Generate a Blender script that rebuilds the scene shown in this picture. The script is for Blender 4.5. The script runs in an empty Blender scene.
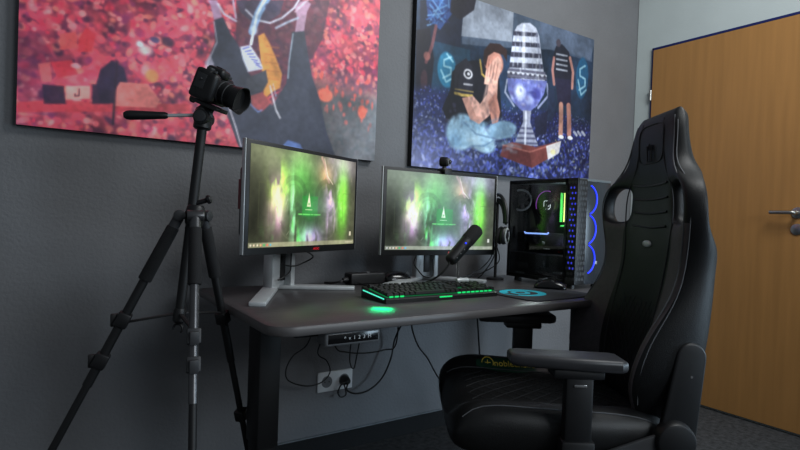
import bpy, bmesh, math, random
import numpy as np
from math import sin, cos, pi, radians, atan2, sqrt
from mathutils import Vector, Matrix
from mathutils.bvhtree import BVHTree

random.seed(7)
RNG = np.random.default_rng(11)
SC = bpy.context.scene
COL = SC.collection

# ------------------------------------------------------------------ camera solved from the room's straight lines
FPX, PITCH, YAW, ROLL, CAMH = 536.39, radians(.909), radians(33.793), radians(2.079), .965
_fw = np.array([sin(YAW)*cos(PITCH), cos(YAW)*cos(PITCH), -sin(PITCH)])
_r0 = np.array([cos(YAW), -sin(YAW), 0.0]); _u0 = np.cross(_r0, _fw)
_rt = _r0*cos(ROLL)+_u0*sin(ROLL); _up = -_r0*sin(ROLL)+_u0*cos(ROLL)
_C = np.array([0, 0, CAMH])

def at(u, v, axis, val):
    """measure: the point of the plane axis=val seen at pixel u,v of the photograph"""
    d = _rt*(u-400)/FPX-_up*(v-225)/FPX+_fw
    i = 'XYZ'.index(axis)
    return Vector(_C+d*((val-_C[i])/d[i]))

def at_depth(u, v, w):
    return Vector(_C+(_rt*(u-400)/FPX-_up*(v-225)/FPX+_fw)*w)

XW, YW = 2.983, 1.943        # right wall, back wall
ZD = .712                    # desk top

# ------------------------------------------------------------------ materials
def srgb(r, g, b):
    f = lambda c: (c/255/12.92) if c <= 10 else ((c/255+.055)/1.055)**2.4
    return (f(r), f(g), f(b))

def mat(name, color, rough=.5, metal=0., var=.12, scale=40., bump=0., bscale=200., emit=None, estr=1., spec=.5,
        stretch=None, coat=0.):
    m = bpy.data.materials.new(name); m.use_nodes = True
    nt = m.node_tree; N = nt.nodes; L = nt.links
    b = N['Principled BSDF']
    b.inputs['Roughness'].default_value = rough; b.inputs['Metallic'].default_value = metal
    b.inputs['Specular IOR Level'].default_value = spec
    b.inputs['Coat Weight'].default_value = coat
    tc = N.new('ShaderNodeTexCoord'); mp = N.new('ShaderNodeMapping')
    L.new(tc.outputs['Object'], mp.inputs['Vector'])
    if stretch: mp.inputs['Scale'].default_value = stretch
    nz = N.new('ShaderNodeTexNoise'); nz.inputs['Scale'].default_value = scale; nz.inputs['Detail'].default_value = 4
    L.new(mp.outputs['Vector'], nz.inputs['Vector'])
    rp = N.new('ShaderNodeValToRGB')
    rp.color_ramp.elements[0].position = .3; rp.color_ramp.elements[1].position = .7
    rp.color_ramp.elements[0].color = (*[max(0, c*(1-var)) for c in color], 1)
    rp.color_ramp.elements[1].color = (*[min(1, c*(1+var)) for c in color], 1)
    L.new(nz.outputs['Fac'], rp.inputs['Fac']); L.new(rp.outputs['Color'], b.inputs['Base Color'])
    if bump:
        n2 = N.new('ShaderNodeTexNoise'); n2.inputs['Scale'].default_value = bscale; n2.inputs['Detail'].default_value = 5
        L.new(mp.outputs['Vector'], n2.inputs['Vector'])
        bp = N.new('ShaderNodeBump'); bp.inputs['Strength'].default_value = bump; bp.inputs['Distance'].default_value = .004
        L.new(n2.outputs['Fac'], bp.inputs['Height']); L.new(bp.outputs['Normal'], b.inputs['Normal'])
    if emit:
        b.inputs['Emission Color'].default_value = (*emit, 1); b.inputs['Emission Strength'].default_value = estr
    return m

def mat_print(name, rough=.45, emit=0., base=1., spec=.3, coat=0.):
    """colour comes from the print laid down on the mesh itself"""
    m = bpy.data.materials.new(name); m.use_nodes = True
    nt = m.node_tree; N = nt.nodes; L = nt.links; b = N['Principled BSDF']
    a = N.new('ShaderNodeAttribute'); a.attribute_name = 'print'
    mx = N.new('ShaderNodeMix'); mx.data_type = 'RGBA'; mx.blend_type = 'MULTIPLY'; mx.inputs['Factor'].default_value = 1; mx.clamp_result = True
    L.new(a.outputs['Color'], mx.inputs['A']); mx.inputs['B'].default_value = (base, base, base, 1)
    L.new(mx.outputs['Result'], b.inputs['Base Color'])
    b.inputs['Roughness'].default_value = rough; b.inputs['Specular IOR Level'].default_value = spec
    b.inputs['Coat Weight'].default_value = coat
    if emit:
        L.new(a.outputs['Color'], b.inputs['Emission Color']); b.inputs['Emission Strength'].default_value = emit
    return m

def mat_glass(name, tint, gloss_rough=.05, ior=1.4):
    m = bpy.data.materials.new(name); m.use_nodes = True
    nt = m.node_tree; N = nt.nodes; L = nt.links
    N.remove(N['Principled BSDF'])
    t = N.new('ShaderNodeBsdfTransparent'); g = N.new('ShaderNodeBsdfGlossy'); f = N.new('ShaderNodeFresnel')
    t.inputs['Color'].default_value = (*tint, 1); g.inputs['Roughness'].default_value = gloss_rough
    f.inputs['IOR'].default_value = ior
    mx = N.new('ShaderNodeMixShader')
    L.new(f.outputs['Fac'], mx.inputs['Fac']); L.new(t.outputs[0], mx.inputs[1]); L.new(g.outputs[0], mx.inputs[2])
    L.new(mx.outputs[0], N['Material Output'].inputs['Surface'])
    return m

def mat_quilt(name, color, rough):
    """leather with stitched diamond quilting"""
    m = mat(name, color, rough, bump=.15, bscale=500)
    nt = m.node_tree; N = nt.nodes; L = nt.links; b = N['Principled BSDF']
    return m

M = {}
M['wall_dark'] = mat('wall_paint_grey', srgb(112, 113, 116), .75, var=.05, scale=6, bump=.55, bscale=90)
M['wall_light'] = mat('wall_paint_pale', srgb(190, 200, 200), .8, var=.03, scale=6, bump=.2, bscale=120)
M['carpet'] = mat('carpet_charcoal', srgb(60, 60, 61), .95, var=.6, scale=45, bump=1., bscale=420)
M['skirt'] = mat('skirting_carpet', srgb(24, 25, 27), .95, var=.3, scale=200)
M['skirt_lip'] = mat('skirting_lip', srgb(120, 125, 130), .6)
M['oak'] = mat('door_beech_veneer', srgb(166, 120, 68), .42, var=.08, scale=6, stretch=(1, 6, .35), bump=.03, bscale=30)
M['blue_edge'] = mat('door_frame_blue', srgb(12, 28, 92), .5)
M['steel'] = mat('brushed_steel', srgb(190, 190, 186), .3, 1., var=.06)
M['desk'] = mat('desk_grey_decor', srgb(76, 73, 74), .34, var=.2, scale=9, stretch=(.6, 14, 14), bump=.04, bscale=60)
M['desk_edge'] = mat('desk_edge_band', srgb(92, 89, 89), .4, var=.1, scale=9, stretch=(.6, 14, 14))
M['black_metal'] = mat('black_powdercoat', srgb(13, 13, 15), .55, var=.1)
M['black'] = mat('black_plastic', srgb(18, 18, 20), .45, var=.15)
M['black_gloss'] = mat('black_gloss', srgb(14, 14, 16), .18, var=.1)
M['black_soft'] = mat('black_foam', srgb(22, 22, 24), .85, var=.2, bump=.3, bscale=900)
M['dark_grey'] = mat('dark_grey_plastic', srgb(48, 49, 52), .5)
M['grey'] = mat('grey_plastic', srgb(105, 107, 110), .45)
M['alu'] = mat('satin_aluminium', srgb(196, 200, 202), .38, .3, var=.05)
M['alu_dark'] = mat('grey_tube', srgb(92, 92, 94), .3, .75, var=.08)
M['white'] = mat('white_plastic', srgb(214, 216, 218), .4, var=.02)
M['red'] = mat('red_accent', srgb(128, 66, 72), .4, emit=None)
M['red_led'] = mat('red_logo', srgb(200, 30, 40), .4, emit=srgb(210, 25, 40), estr=.5)
M['cable'] = mat('cable_rubber', srgb(14, 14, 15), .5)
M['leather'] = mat('black_leather', srgb(14, 15, 17), .5, var=.15, scale=25, bump=.2, bscale=420, spec=.32)
M['leather_seat'] = mat('black_leather_seat', srgb(17, 17, 18), .46, var=.15, scale=25, bump=.2, bscale=420)
M['leather_lit'] = mat('lit_leather', srgb(76, 71, 74), .6, var=.12, scale=60, bump=.25, bscale=420)  # leather with the light on the wings mixed into its colour
M['stitch'] = mat('grey_thread', srgb(92, 94, 98), .7)
M['stitch_dark'] = mat('dark_thread', srgb(40, 42, 46), .7)
M['armpad'] = mat('soft_touch_pad', srgb(54, 54, 57), .42, var=.08)
M['chrome'] = mat('chrome', srgb(205, 205, 205), .15, .9)
M['green_felt'] = mat('green_tinted_leather', srgb(16, 52, 38), .5)
M['gold_thread'] = mat('gold_thread', srgb(205, 180, 70), .6)
M['grey_leather'] = mat('worn_grey_leather', srgb(92, 84, 84), .5)
M['mat_cloth'] = mat('mousepad_cloth', srgb(48, 48, 54), .85, var=.15, scale=300)
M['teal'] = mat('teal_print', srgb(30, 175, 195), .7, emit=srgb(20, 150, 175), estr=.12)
M['blue_led'] = mat('blue_led', srgb(20, 40, 255), .4, emit=(.02, .05, 1.), estr=1.1)
M['blue_dim'] = mat('blue_led_dim', srgb(20, 30, 200), .4, emit=(.05, .06, .8), estr=.7)
M['blue_white'] = mat('gpu_light', srgb(160, 190, 255), .4, emit=(.25, .42, 1.), estr=1.6)
M['green_led'] = mat('green_led', srgb(20, 200, 90), .4, emit=(.01, .62, .16), estr=.9)
M['green_glow'] = mat('key_backlight_plate', srgb(4, 40, 20), .5, emit=(.0, .35, .09), estr=.35)
M['cyan_led'] = mat('cyan_edge_light', srgb(40, 210, 190), .4, emit=(.08, .8, .55), estr=1.1)
M['ram_y'] = mat('memory_light_yellow', srgb(220, 240, 120), .4, emit=(.75, .95, .22), estr=1.8)
M['ram_g'] = mat('memory_light_green', srgb(60, 190, 80), .4, emit=(.1, .62, .12), estr=.9)
M['purple_led'] = mat('purple_led', srgb(120, 50, 160), .4, emit=(.35, .08, .5), estr=.7)
M['logo_white'] = mat('pump_logo', srgb(230, 240, 240), .4, emit=(.8, .95, .95), estr=1.2)
M['silver_text'] = mat('silver_print', srgb(165, 168, 172), .4, .3)
M['case_glass'] = mat_glass('smoked_glass', (.80, .80, .82), .03, 1.3)
M['front_glass'] = mat('dark_front_acrylic', srgb(38, 42, 48), .25, var=.04)
M['case_side'] = mat('case_black_steel', srgb(20, 21, 24), .4)
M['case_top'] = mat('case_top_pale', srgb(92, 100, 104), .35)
M['board'] = mat('circuit_board', srgb(14, 15, 17), .5, var=.4, scale=90)
M['fan_grey'] = mat('fan_ring', srgb(108, 112, 118), .4)
M['lens_glass'] = mat('lens_glass', srgb(10, 12, 20), .05, spec=.9)
M['screen'] = mat_print('lit_screen', .22, .88, .03, .25)
M['canvas_print'] = mat_print('canvas_print', .42, 0, 1.4, .35)
M['canvas_side'] = mat('canvas_black_edge', srgb(10, 10, 12), .6)

# ------------------------------------------------------------------ mesh builder
class MB:
    def __init__(s): s.bm = bmesh.new()
    def _merge(s, t, mtx=None):
        if mtx is not None: bmesh.ops.transform(t, matrix=mtx, verts=t.verts)
        me = bpy.data.meshes.new('tmp'); t.to_mesh(me); t.free(); s.bm.from_mesh(me); bpy.data.meshes.remove(me); return s
    def box(s, c, size, bev=0., seg=2, rot=None):
        t = bmesh.new(); bmesh.ops.create_cube(t, size=1)
        bmesh.ops.scale(t, vec=size, verts=t.verts)
        if bev: bmesh.ops.bevel(t, geom=t.edges[:], offset=bev, segments=seg, profile=.5, affect='EDGES', clamp_overlap=True)
        m = Matrix.Translation(c)
        if rot is not None: m = m @ (rot.to_4x4() if not isinstance(rot, (int, float)) else Matrix.Rotation(rot, 4, 'Z'))
        return s._merge(t, m)
    def bar(s, a, b, wx, wz, bev=0., upv=(0, 0, 1)):
        a, b = Vector(a), Vector(b); d = b-a; l = d.length; y = d.normalized(); u = Vector(upv)
        x = y.cross(u).normalized(); z = x.cross(y)
        return s.box((a+b)/2, (wx, l, wz), bev, rot=Matrix((x, y, z)).transposed())
    def cyl(s, a, b, r0, r1=None, n=24, bev=0.):
        a, b = Vector(a), Vector(b); d = b-a; r1 = r0 if r1 is None else r1
        t = bmesh.new(); bmesh.ops.create_cone(t, cap_ends=True, segments=n, radius1=r0, radius2=r1, depth=d.length)
        if bev:
            es = [e for e in t.edges if len(e.link_faces) == 2 and any(len(f.verts) > 4 for f in e.link_faces)]
            bmesh.ops.bevel(t, geom=es, offset=bev, segments=2, profile=.5, affect='EDGES', clamp_overlap=True)
        q = Vector((0, 0, 1)).rotation_difference(d)
        return s._merge(t, Matrix.Translation((a+b)/2) @ q.to_matrix().to_4x4())
    def ell(s, c, r, rot=None, n=20):
        t = bmesh.new(); bmesh.ops.create_uvsphere(t, u_segments=n, v_segments=max(8, n//2), radius=1)
        bmesh.ops.scale(t, vec=r if hasattr(r, '__len__') else (r, r, r), verts=t.verts)
        m = Matrix.Translation(c)
        if rot is not None: m = m @ rot.to_4x4()
        return s._merge(t, m)
    def lathe(s, a, axis, prof, n=28):
        """prof: (distance along axis, radius)"""
        axis = Vector(axis).normalized(); q = Vector((0, 0, 1)).rotation_difference(axis); t = bmesh.new(); rings = []
        for h, r in prof:
            rings.append([t.verts.new((r*cos(2*pi*k/n), r*sin(2*pi*k/n), h)) for k in range(n)])
        for p, q2 in zip(rings, rings[1:]):
            for k in range(n): t.faces.new((p[k], p[(k+1) % n], q2[(k+1) % n], q2[k]))
        t.faces.new(rings[0][::-1]); t.faces.new(rings[-1])
        return s._merge(t, Matrix.Translation(a) @ q.to_matrix().to_4x4())
    def tube(s, pts, r, n=8, smooth=0, closed=False):
        P = [Vector(p) for p in pts]
        if smooth: P = spline(P, smooth, closed)
        t = bmesh.new(); rings = []; prev = None; k = len(P)
        for i, p in enumerate(P):
            d = (P[(i+1) % k]-P[i-1]) if closed or 0 < i < k-1 else (P[1]-P[0] if i == 0 else P[-1]-P[-2])
            d.normalize()
            if prev is None:
                u = Vector((0, 0, 1)) if abs(d.z) < .9 else Vector((1, 0, 0)); x = d.cross(u).normalized()
            else:
                x = (prev-d*prev.dot(d)).normalized()
            prev = x; y = d.cross(x); rr = r(i/(k-1)) if callable(r) else r
            rings.append([t.verts.new(p+x*rr*cos(2*pi*j/n)+y*rr*sin(2*pi*j/n)) for j in range(n)])
        pr = list(zip(rings, rings[1:]))+([(rings[-1], rings[0])] if closed else [])
        for a, b in pr:
            for j in range(n): t.faces.new((a[j], a[(j+1) % n], b[(j+1) % n], b[j]))
        if not closed: t.faces.new(rings[0][::-1]); t.faces.new(rings[-1])
        bmesh.ops.recalc_face_normals(t, faces=t.faces)
        return s._merge(t)
    def prism(s, poly, o, ax, ay, depth, bev=0., seg=2):
        """poly of (a,b) in the plane o+a*ax+b*ay, extruded by depth along ax x ay"""
        o, ax, ay = Vector(o), Vector(ax).normalized(), Vector(ay).normalized(); nz = ax.cross(ay).normalized()
        t = bmesh.new(); v0 = [t.verts.new(o+ax*a+ay*b) for a, b in poly]; v1 = [t.verts.new(v.co+nz*depth) for v in v0]
        n = len(poly); t.faces.new(v0[::-1]); t.faces.new(v1)
        for i in range(n): t.faces.new((v0[i], v0[(i+1) % n], v1[(i+1) % n], v1[i]))
        bmesh.ops.recalc_face_normals(t, faces=t.faces)
        if bev:
            es = [e for e in t.edges if any(len(f.verts) == n and n != 4 for f in e.link_faces)] or t.edges[:]
            bmesh.ops.bevel(t, geom=es, offset=bev, segments=seg, profile=.5, affect='EDGES', clamp_overlap=True)
        return s._merge(t)
    def ring(s, c, axis, r, tr, n=40, m=10, a0=0, a1=2*pi, xdir=None):
        axis = Vector(axis).normalized(); x = Vector(xdir) if xdir else axis.orthogonal(); x = (x-axis*x.dot(axis)).normalized(); y = axis.cross(x)
        full = abs(a1-a0-2*pi) < 1e-6; k = n if full else n+1
        P = [Vector(c)+x*r*cos(a0+(a1-a0)*i/n)+y*r*sin(a0+(a1-a0)*i/n) for i in range(k)]
        return s.tube(P, tr, m, closed=full)
    def loft(s, rings, caps=True):
        t = bmesh.new(); R = [[t.verts.new(p) for p in r] for r in rings]; n = len(R[0])
        for a, b in zip(R, R[1:]):
            for j in range(n): t.faces.new((a[j], a[(j+1) % n], b[(j+1) % n], b[j]))
        if caps: t.faces.new(R[0][::-1]); t.faces.new(R[-1])
        bmesh.ops.recalc_face_normals(t, faces=t.faces)
        return s._merge(t)
    def build(s, name, material, parent=None, smooth=True, sub=0, angle=35):
        me = bpy.data.meshes.new(name); s.bm.to_mesh(me); s.bm.free()
        me.materials.append(material)
        if smooth:
            me.polygons.foreach_set('use_smooth', [True]*len(me.polygons))
            if not sub: me.set_sharp_from_angle(angle=radians(angle))
        o = bpy.data.objects.new(name, me); COL.objects.link(o)
        if parent is not None: o.parent = parent
        if sub:
            md = o.modifiers.new('smooth', 'SUBSURF'); md.levels = sub; md.render_levels = sub
        return o

def spline(P, n, closed=False):
    out = []; k = len(P)
    rng = range(k) if closed else range(k-1)
    for i in rng:
        g = lambda j: P[j % k] if closed else P[max(0, min(k-1, j))]
        a, b, c, d = g(i-1), g(i), g(i+1), g(i+2)
        for q in range(n):
            t = q/n
            out.append(.5*((2*b)+(-a+c)*t+(2*a-5*b+4*c-d)*t*t+(-a+3*b-3*c+d)*t**3))
    if not closed: out.append(P[-1].copy())
    return out

def tag(o, label, cat, group=None):
    o['label'] = label; o['category'] = cat
    if group: o['group'] = group
    return o
def thing(name, label, cat, loc=(0, 0, 0), rz=0., group=None):
    o = bpy.data.objects.new(name, None); COL.objects.link(o); o.empty_display_size = .05
    o.location = loc; o.rotation_euler = (0, 0, rz)
    return tag(o, label, cat, group)
def structure(o):
    o['kind'] = 'structure'; return o
def text(name, body, size, material, parent, mtx, depth=.0004, align='CENTER', sx=1.):
    cu = bpy.data.curves.new(name, 'FONT'); cu.body = body; cu.size = size; cu.extrude = depth
    cu.align_x = align; cu.align_y = 'CENTER'
    o = bpy.data.objects.new(name, cu); COL.objects.link(o); bpy.context.view_layer.update()
    me = bpy.data.meshes.new_from_object(o); bpy.data.objects.remove(o); bpy.data.curves.remove(cu)
    me.materials.clear(); me.materials.append(material); me.transform(mtx @ Matrix.Diagonal((sx, 1, 1, 1)))
    o = bpy.data.objects.new(name, me); COL.objects.link(o); o.parent = parent
    return o
def frame(o, x, y):
    x, y = Vector(x).normalized(), Vector(y).normalized(); z = x.cross(y).normalized(); y = z.cross(x)
    m = Matrix((x, y, z)).transposed().to_4x4(); m.translation = Vector(o); return m

# ------------------------------------------------------------------ printed pictures: colours laid on a fine flat mesh
def vnoise(U, V, sx, sy=None, seed=0, oct=3):
    r = np.random.default_rng(seed); out = 0; amp = 1; tot = 0; sy = sy or sx
    for o in range(oct):
        a, b = U*sx*2**o, V*sy*2**o
        n0, n1 = int(a.max())+3, int(b.max())+3
        G = r.random((n0, n1)); i = a.astype(int); j = b.astype(int); fa = a-i; fb = b-j
        fa = fa*fa*(3-2*fa); fb = fb*fb*(3-2*fb)
        v = G[i, j]*(1-fa)*(1-fb)+G[i+1, j]*fa*(1-fb)+G[i, j+1]*(1-fa)*fb+G[i+1, j+1]*fa*fb
        out = out+v*amp; tot += amp; amp *= .5
    return out/tot

class Art:
    """a picture W x H metres; shapes are given through conv(px,py) -> (u,v) metres"""
    def __init__(s, W, H, nx, ny, conv):
        s.W, s.H, s.nx, s.ny, s.conv = W, H, nx, ny, conv
        s.U, s.V = np.meshgrid(np.linspace(0, W, nx), np.linspace(0, H, ny), indexing='ij')
        s.I = np.zeros((nx, ny, 3)); s.px = W/(nx-1)
    def _win(s, x0, x1, y0, y1):
        p = s.px*2; f = lambda v, n, L: int(np.clip(round(v/L*(n-1)), 0, n))
        return slice(f(x0-p, s.nx, s.W), f(x1+p, s.nx, s.W)+1), slice(f(y0-p, s.ny, s.H), f(y1+p, s.ny, s.H)+1)
    def _mix(s, w, a, col):
        c = np.array(col, float); s.I[w] = s.I[w]*(1-a[..., None])+c*a[..., None]
    def fill(s, fn): s.I = np.array(fn(s.U, s.V), float)
    def ell(s, x, y, rx, ry, col, al=1., rot=0., soft=.25, conv=True):
        if conv:
            u, v = s.conv(x, y); a = s.conv(x+rx, y); b = s.conv(x, y+ry)
            rx, ry = abs(a[0]-u), abs(b[1]-v)
        else: u, v = x, y
        R = max(rx, ry); w = s._win(u-R, u+R, v-R, v+R); du, dv = s.U[w]-u, s.V[w]-v
        if du.size == 0: return
        c, n = cos(rot), sin(rot); d = np.sqrt(((du*c+dv*n)/rx)**2+((-du*n+dv*c)/ry)**2)
        s._mix(w, np.clip((1-d)/max(soft, s.px*.5/min(rx, ry)), 0, 1)*al, col)
    def poly(s, pts, col, al=1., conv=True):
        P = np.array([s.conv(*p) for p in pts]) if conv else np.array(pts)
        w = s._win(P[:, 0].min(), P[:, 0].max(), P[:, 1].min(), P[:, 1].max()); U, V = s.U[w], s.V[w]
        if U.size == 0: return
        ins = np.zeros(U.shape, bool); dist = np.full(U.shape, 9.)
        for (x0, y0), (x1, y1) in zip(P, np.roll(P, -1, 0)):
            with np.errstate(divide='ignore', invalid='ignore'):
                ins ^= ((y0 > V) != (y1 > V)) & (U < (x1-x0)*(V-y0)/(y1-y0+1e-12)+x0)
            ex, ey = x1-x0, y1-y0; t = np.clip(((U-x0)*ex+(V-y0)*ey)/(ex*ex+ey*ey+1e-12), 0, 1)
            dist = np.minimum(dist, np.hypot(U-x0-t*ex, V-y0-t*ey))
        a = np.clip(.5+np.where(ins, dist, -dist)/s.px, 0, 1)
        s._mix(w, a*al, col)
    def line(s, pts, wd, col, al=1., conv=True, soft=1.):
        P = np.array([s.conv(*p) for p in pts]) if conv else np.array(pts)
        if conv: k = abs(s.conv(pts[0][0]+1, pts[0][1])[0]-s.conv(*pts[0])[0]); wd = wd*k
        m = wd; w = s._win(P[:, 0].min()-m, P[:, 0].max()+m, P[:, 1].min()-m, P[:, 1].max()+m); U, V = s.U[w], s.V[w]
        if U.size == 0: return
        dist = np.full(U.shape, 9.)
        for (x0, y0), (x1, y1) in zip(P, P[1:]):
            ex, ey = x1-x0, y1-y0; t = np.clip(((U-x0)*ex+(V-y0)*ey)/(ex*ex+ey*ey+1e-12), 0, 1)
            dist = np.minimum(dist, np.hypot(U-x0-t*ex, V-y0-t*ey))
        s._mix(w, np.clip((wd/2-dist)/(s.px*soft)+.5, 0, 1)*al, col)
    def finish(s, seed, lo, hi, fine, gain=1., blur=1):
        n = vnoise(s.U, s.V, 9, seed=seed, oct=4); f = vnoise(s.U, s.V, 70, seed=seed+1, oct=2)
        k = lo+(hi-lo)*np.clip((n-.25)*2, 0, 1)+fine*(f-.5); s.I = s.I*k[..., None]*gain
        for _ in range(blur):
            P = np.pad(s.I, ((1, 1), (1, 1), (0, 0)), 'edge'); s.I = (P[1:-1, 1:-1]*4+P[:-2, 1:-1]+P[2:, 1:-1]+P[1:-1, :-2]+P[1:-1, 2:])/8
    def mesh(s, name, material, parent, o, ax, ay):
        o, ax, ay = np.array(o), np.array(ax), np.array(ay)
        P = (o+s.U[..., None]*ax+s.V[..., None]*ay).reshape(-1, 3)
        idx = np.arange(s.nx*s.ny).reshape(s.nx, s.ny)
        F = np.stack([idx[:-1, :-1], idx[1:, :-1], idx[1:, 1:], idx[:-1, 1:]], -1).reshape(-1, 4)
        me = bpy.data.meshes.new(name); me.vertices.add(len(P)); me.vertices.foreach_set('co', P.ravel())
        me.loops.add(F.size); me.loops.foreach_set('vertex_index', F.ravel().astype(np.int32))
        me.polygons.add(len(F)); me.polygons.foreach_set('loop_start', np.arange(0, F.size, 4, dtype=np.int32))
        me.update(calc_edges=True); me.validate()
        c = np.clip(s.I.reshape(-1, 3)/255, 0, 1); lin = np.where(c <= .04045, c/12.92, ((c+.055)/1.055)**2.4)
        at_ = me.color_attributes.new('print', 'FLOAT_COLOR', 'POINT')
        at_.data.foreach_set('color', np.concatenate([lin, np.ones((len(lin), 1))], 1).ravel())
        me.materials.append(material)
        ob = bpy.data.objects.new(name, me); COL.objects.link(ob); ob.parent = parent; return ob

# ================================================================== THE ROOM
def room():
    f = MB(); f.box((1.0, 0, -.05), (4.2, 4.2, .1)); structure(f.build('floor', M['carpet'], smooth=False))
    # back wall with its face at YW, right wall with a door opening filled by the door
    w = MB(); w.box((1.0, YW+.06, 1.3), (4.2, .12, 2.6)); structure(w.build('wall_back', M['wall_dark'], smooth=False))
    w = MB(); w.box((XW+.06, -.12, 1.3), (.12, 4.12, 2.6)); structure(w.build('wall_right', M['wall_light'], smooth=False))
    b = MB(); b.box((.95, YW-.006, .037), (4.05, .012, .075)); o = structure(b.build('baseboard_back', M['skirt'], smooth=False))
    b = MB(); b.box((.95, YW-.005, .0765), (4.05, .010, .004)); b.build('top_lip', M['skirt_lip'], o, smooth=False)
    # door: frame edge (blue) then leaf, lever handle, key rosette
    d = bpy.data.objects.new('door_1', None); COL.objects.link(d); d.location = (XW, 1.37, 0); structure(d)
    y1, y0, zt = 1.834-1.37, .955-1.37, 2.006
    fr = MB()
    fr.box((-.006, y1-.004, zt/2), (.012, .010, zt)); fr.box((-.006, y0+.004, zt/2), (.012, .010, zt))
    fr.box((-.006, (y0+y1)/2, zt-.004), (.012, y1-y0, .012)); fr.build('door_frame', M['blue_edge'], d, smooth=False)
    lf = MB(); lf.box((-.010, (y0+y1)/2, (zt-.012)/2+.006), (.020, y1-y0-.022, zt-.028), .002); lf.build('door_leaf', M['oak'], d, smooth=False)
    h = MB(); hy = 1.06-1.37
    h.cyl((-.019, hy, 1.05), (-.026, hy, 1.05), .027, bev=.002)
    h.tube([(-.022, hy, 1.05), (-.062, hy, 1.05), (-.072, hy+.012, 1.05), (-.072, hy+.05, 1.05), (-.070, hy+.100, 1.05)], .0095, 12, 4)
    h.build('door_handle', M['steel'], d)
    k = MB(); k.cyl((-.019, hy, .972), (-.026, hy, .972), .027, bev=.002); k.build('key_rosette', M['steel'], d)
    hg = MB(); hg.cyl((-.016, y1-.002, 1.70), (-.016, y1-.002, 1.76), .008); hg.build('hinge', M['steel'], d)

# ================================================================== WALL CANVASES
def canvas_box(root, W, H, T):
    b = MB(); b.box((W/2, T/2+.0006, H/2), (W, T-.001, H)); return b.build('canvas_body', M['canvas_side'], root, smooth=False)

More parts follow.
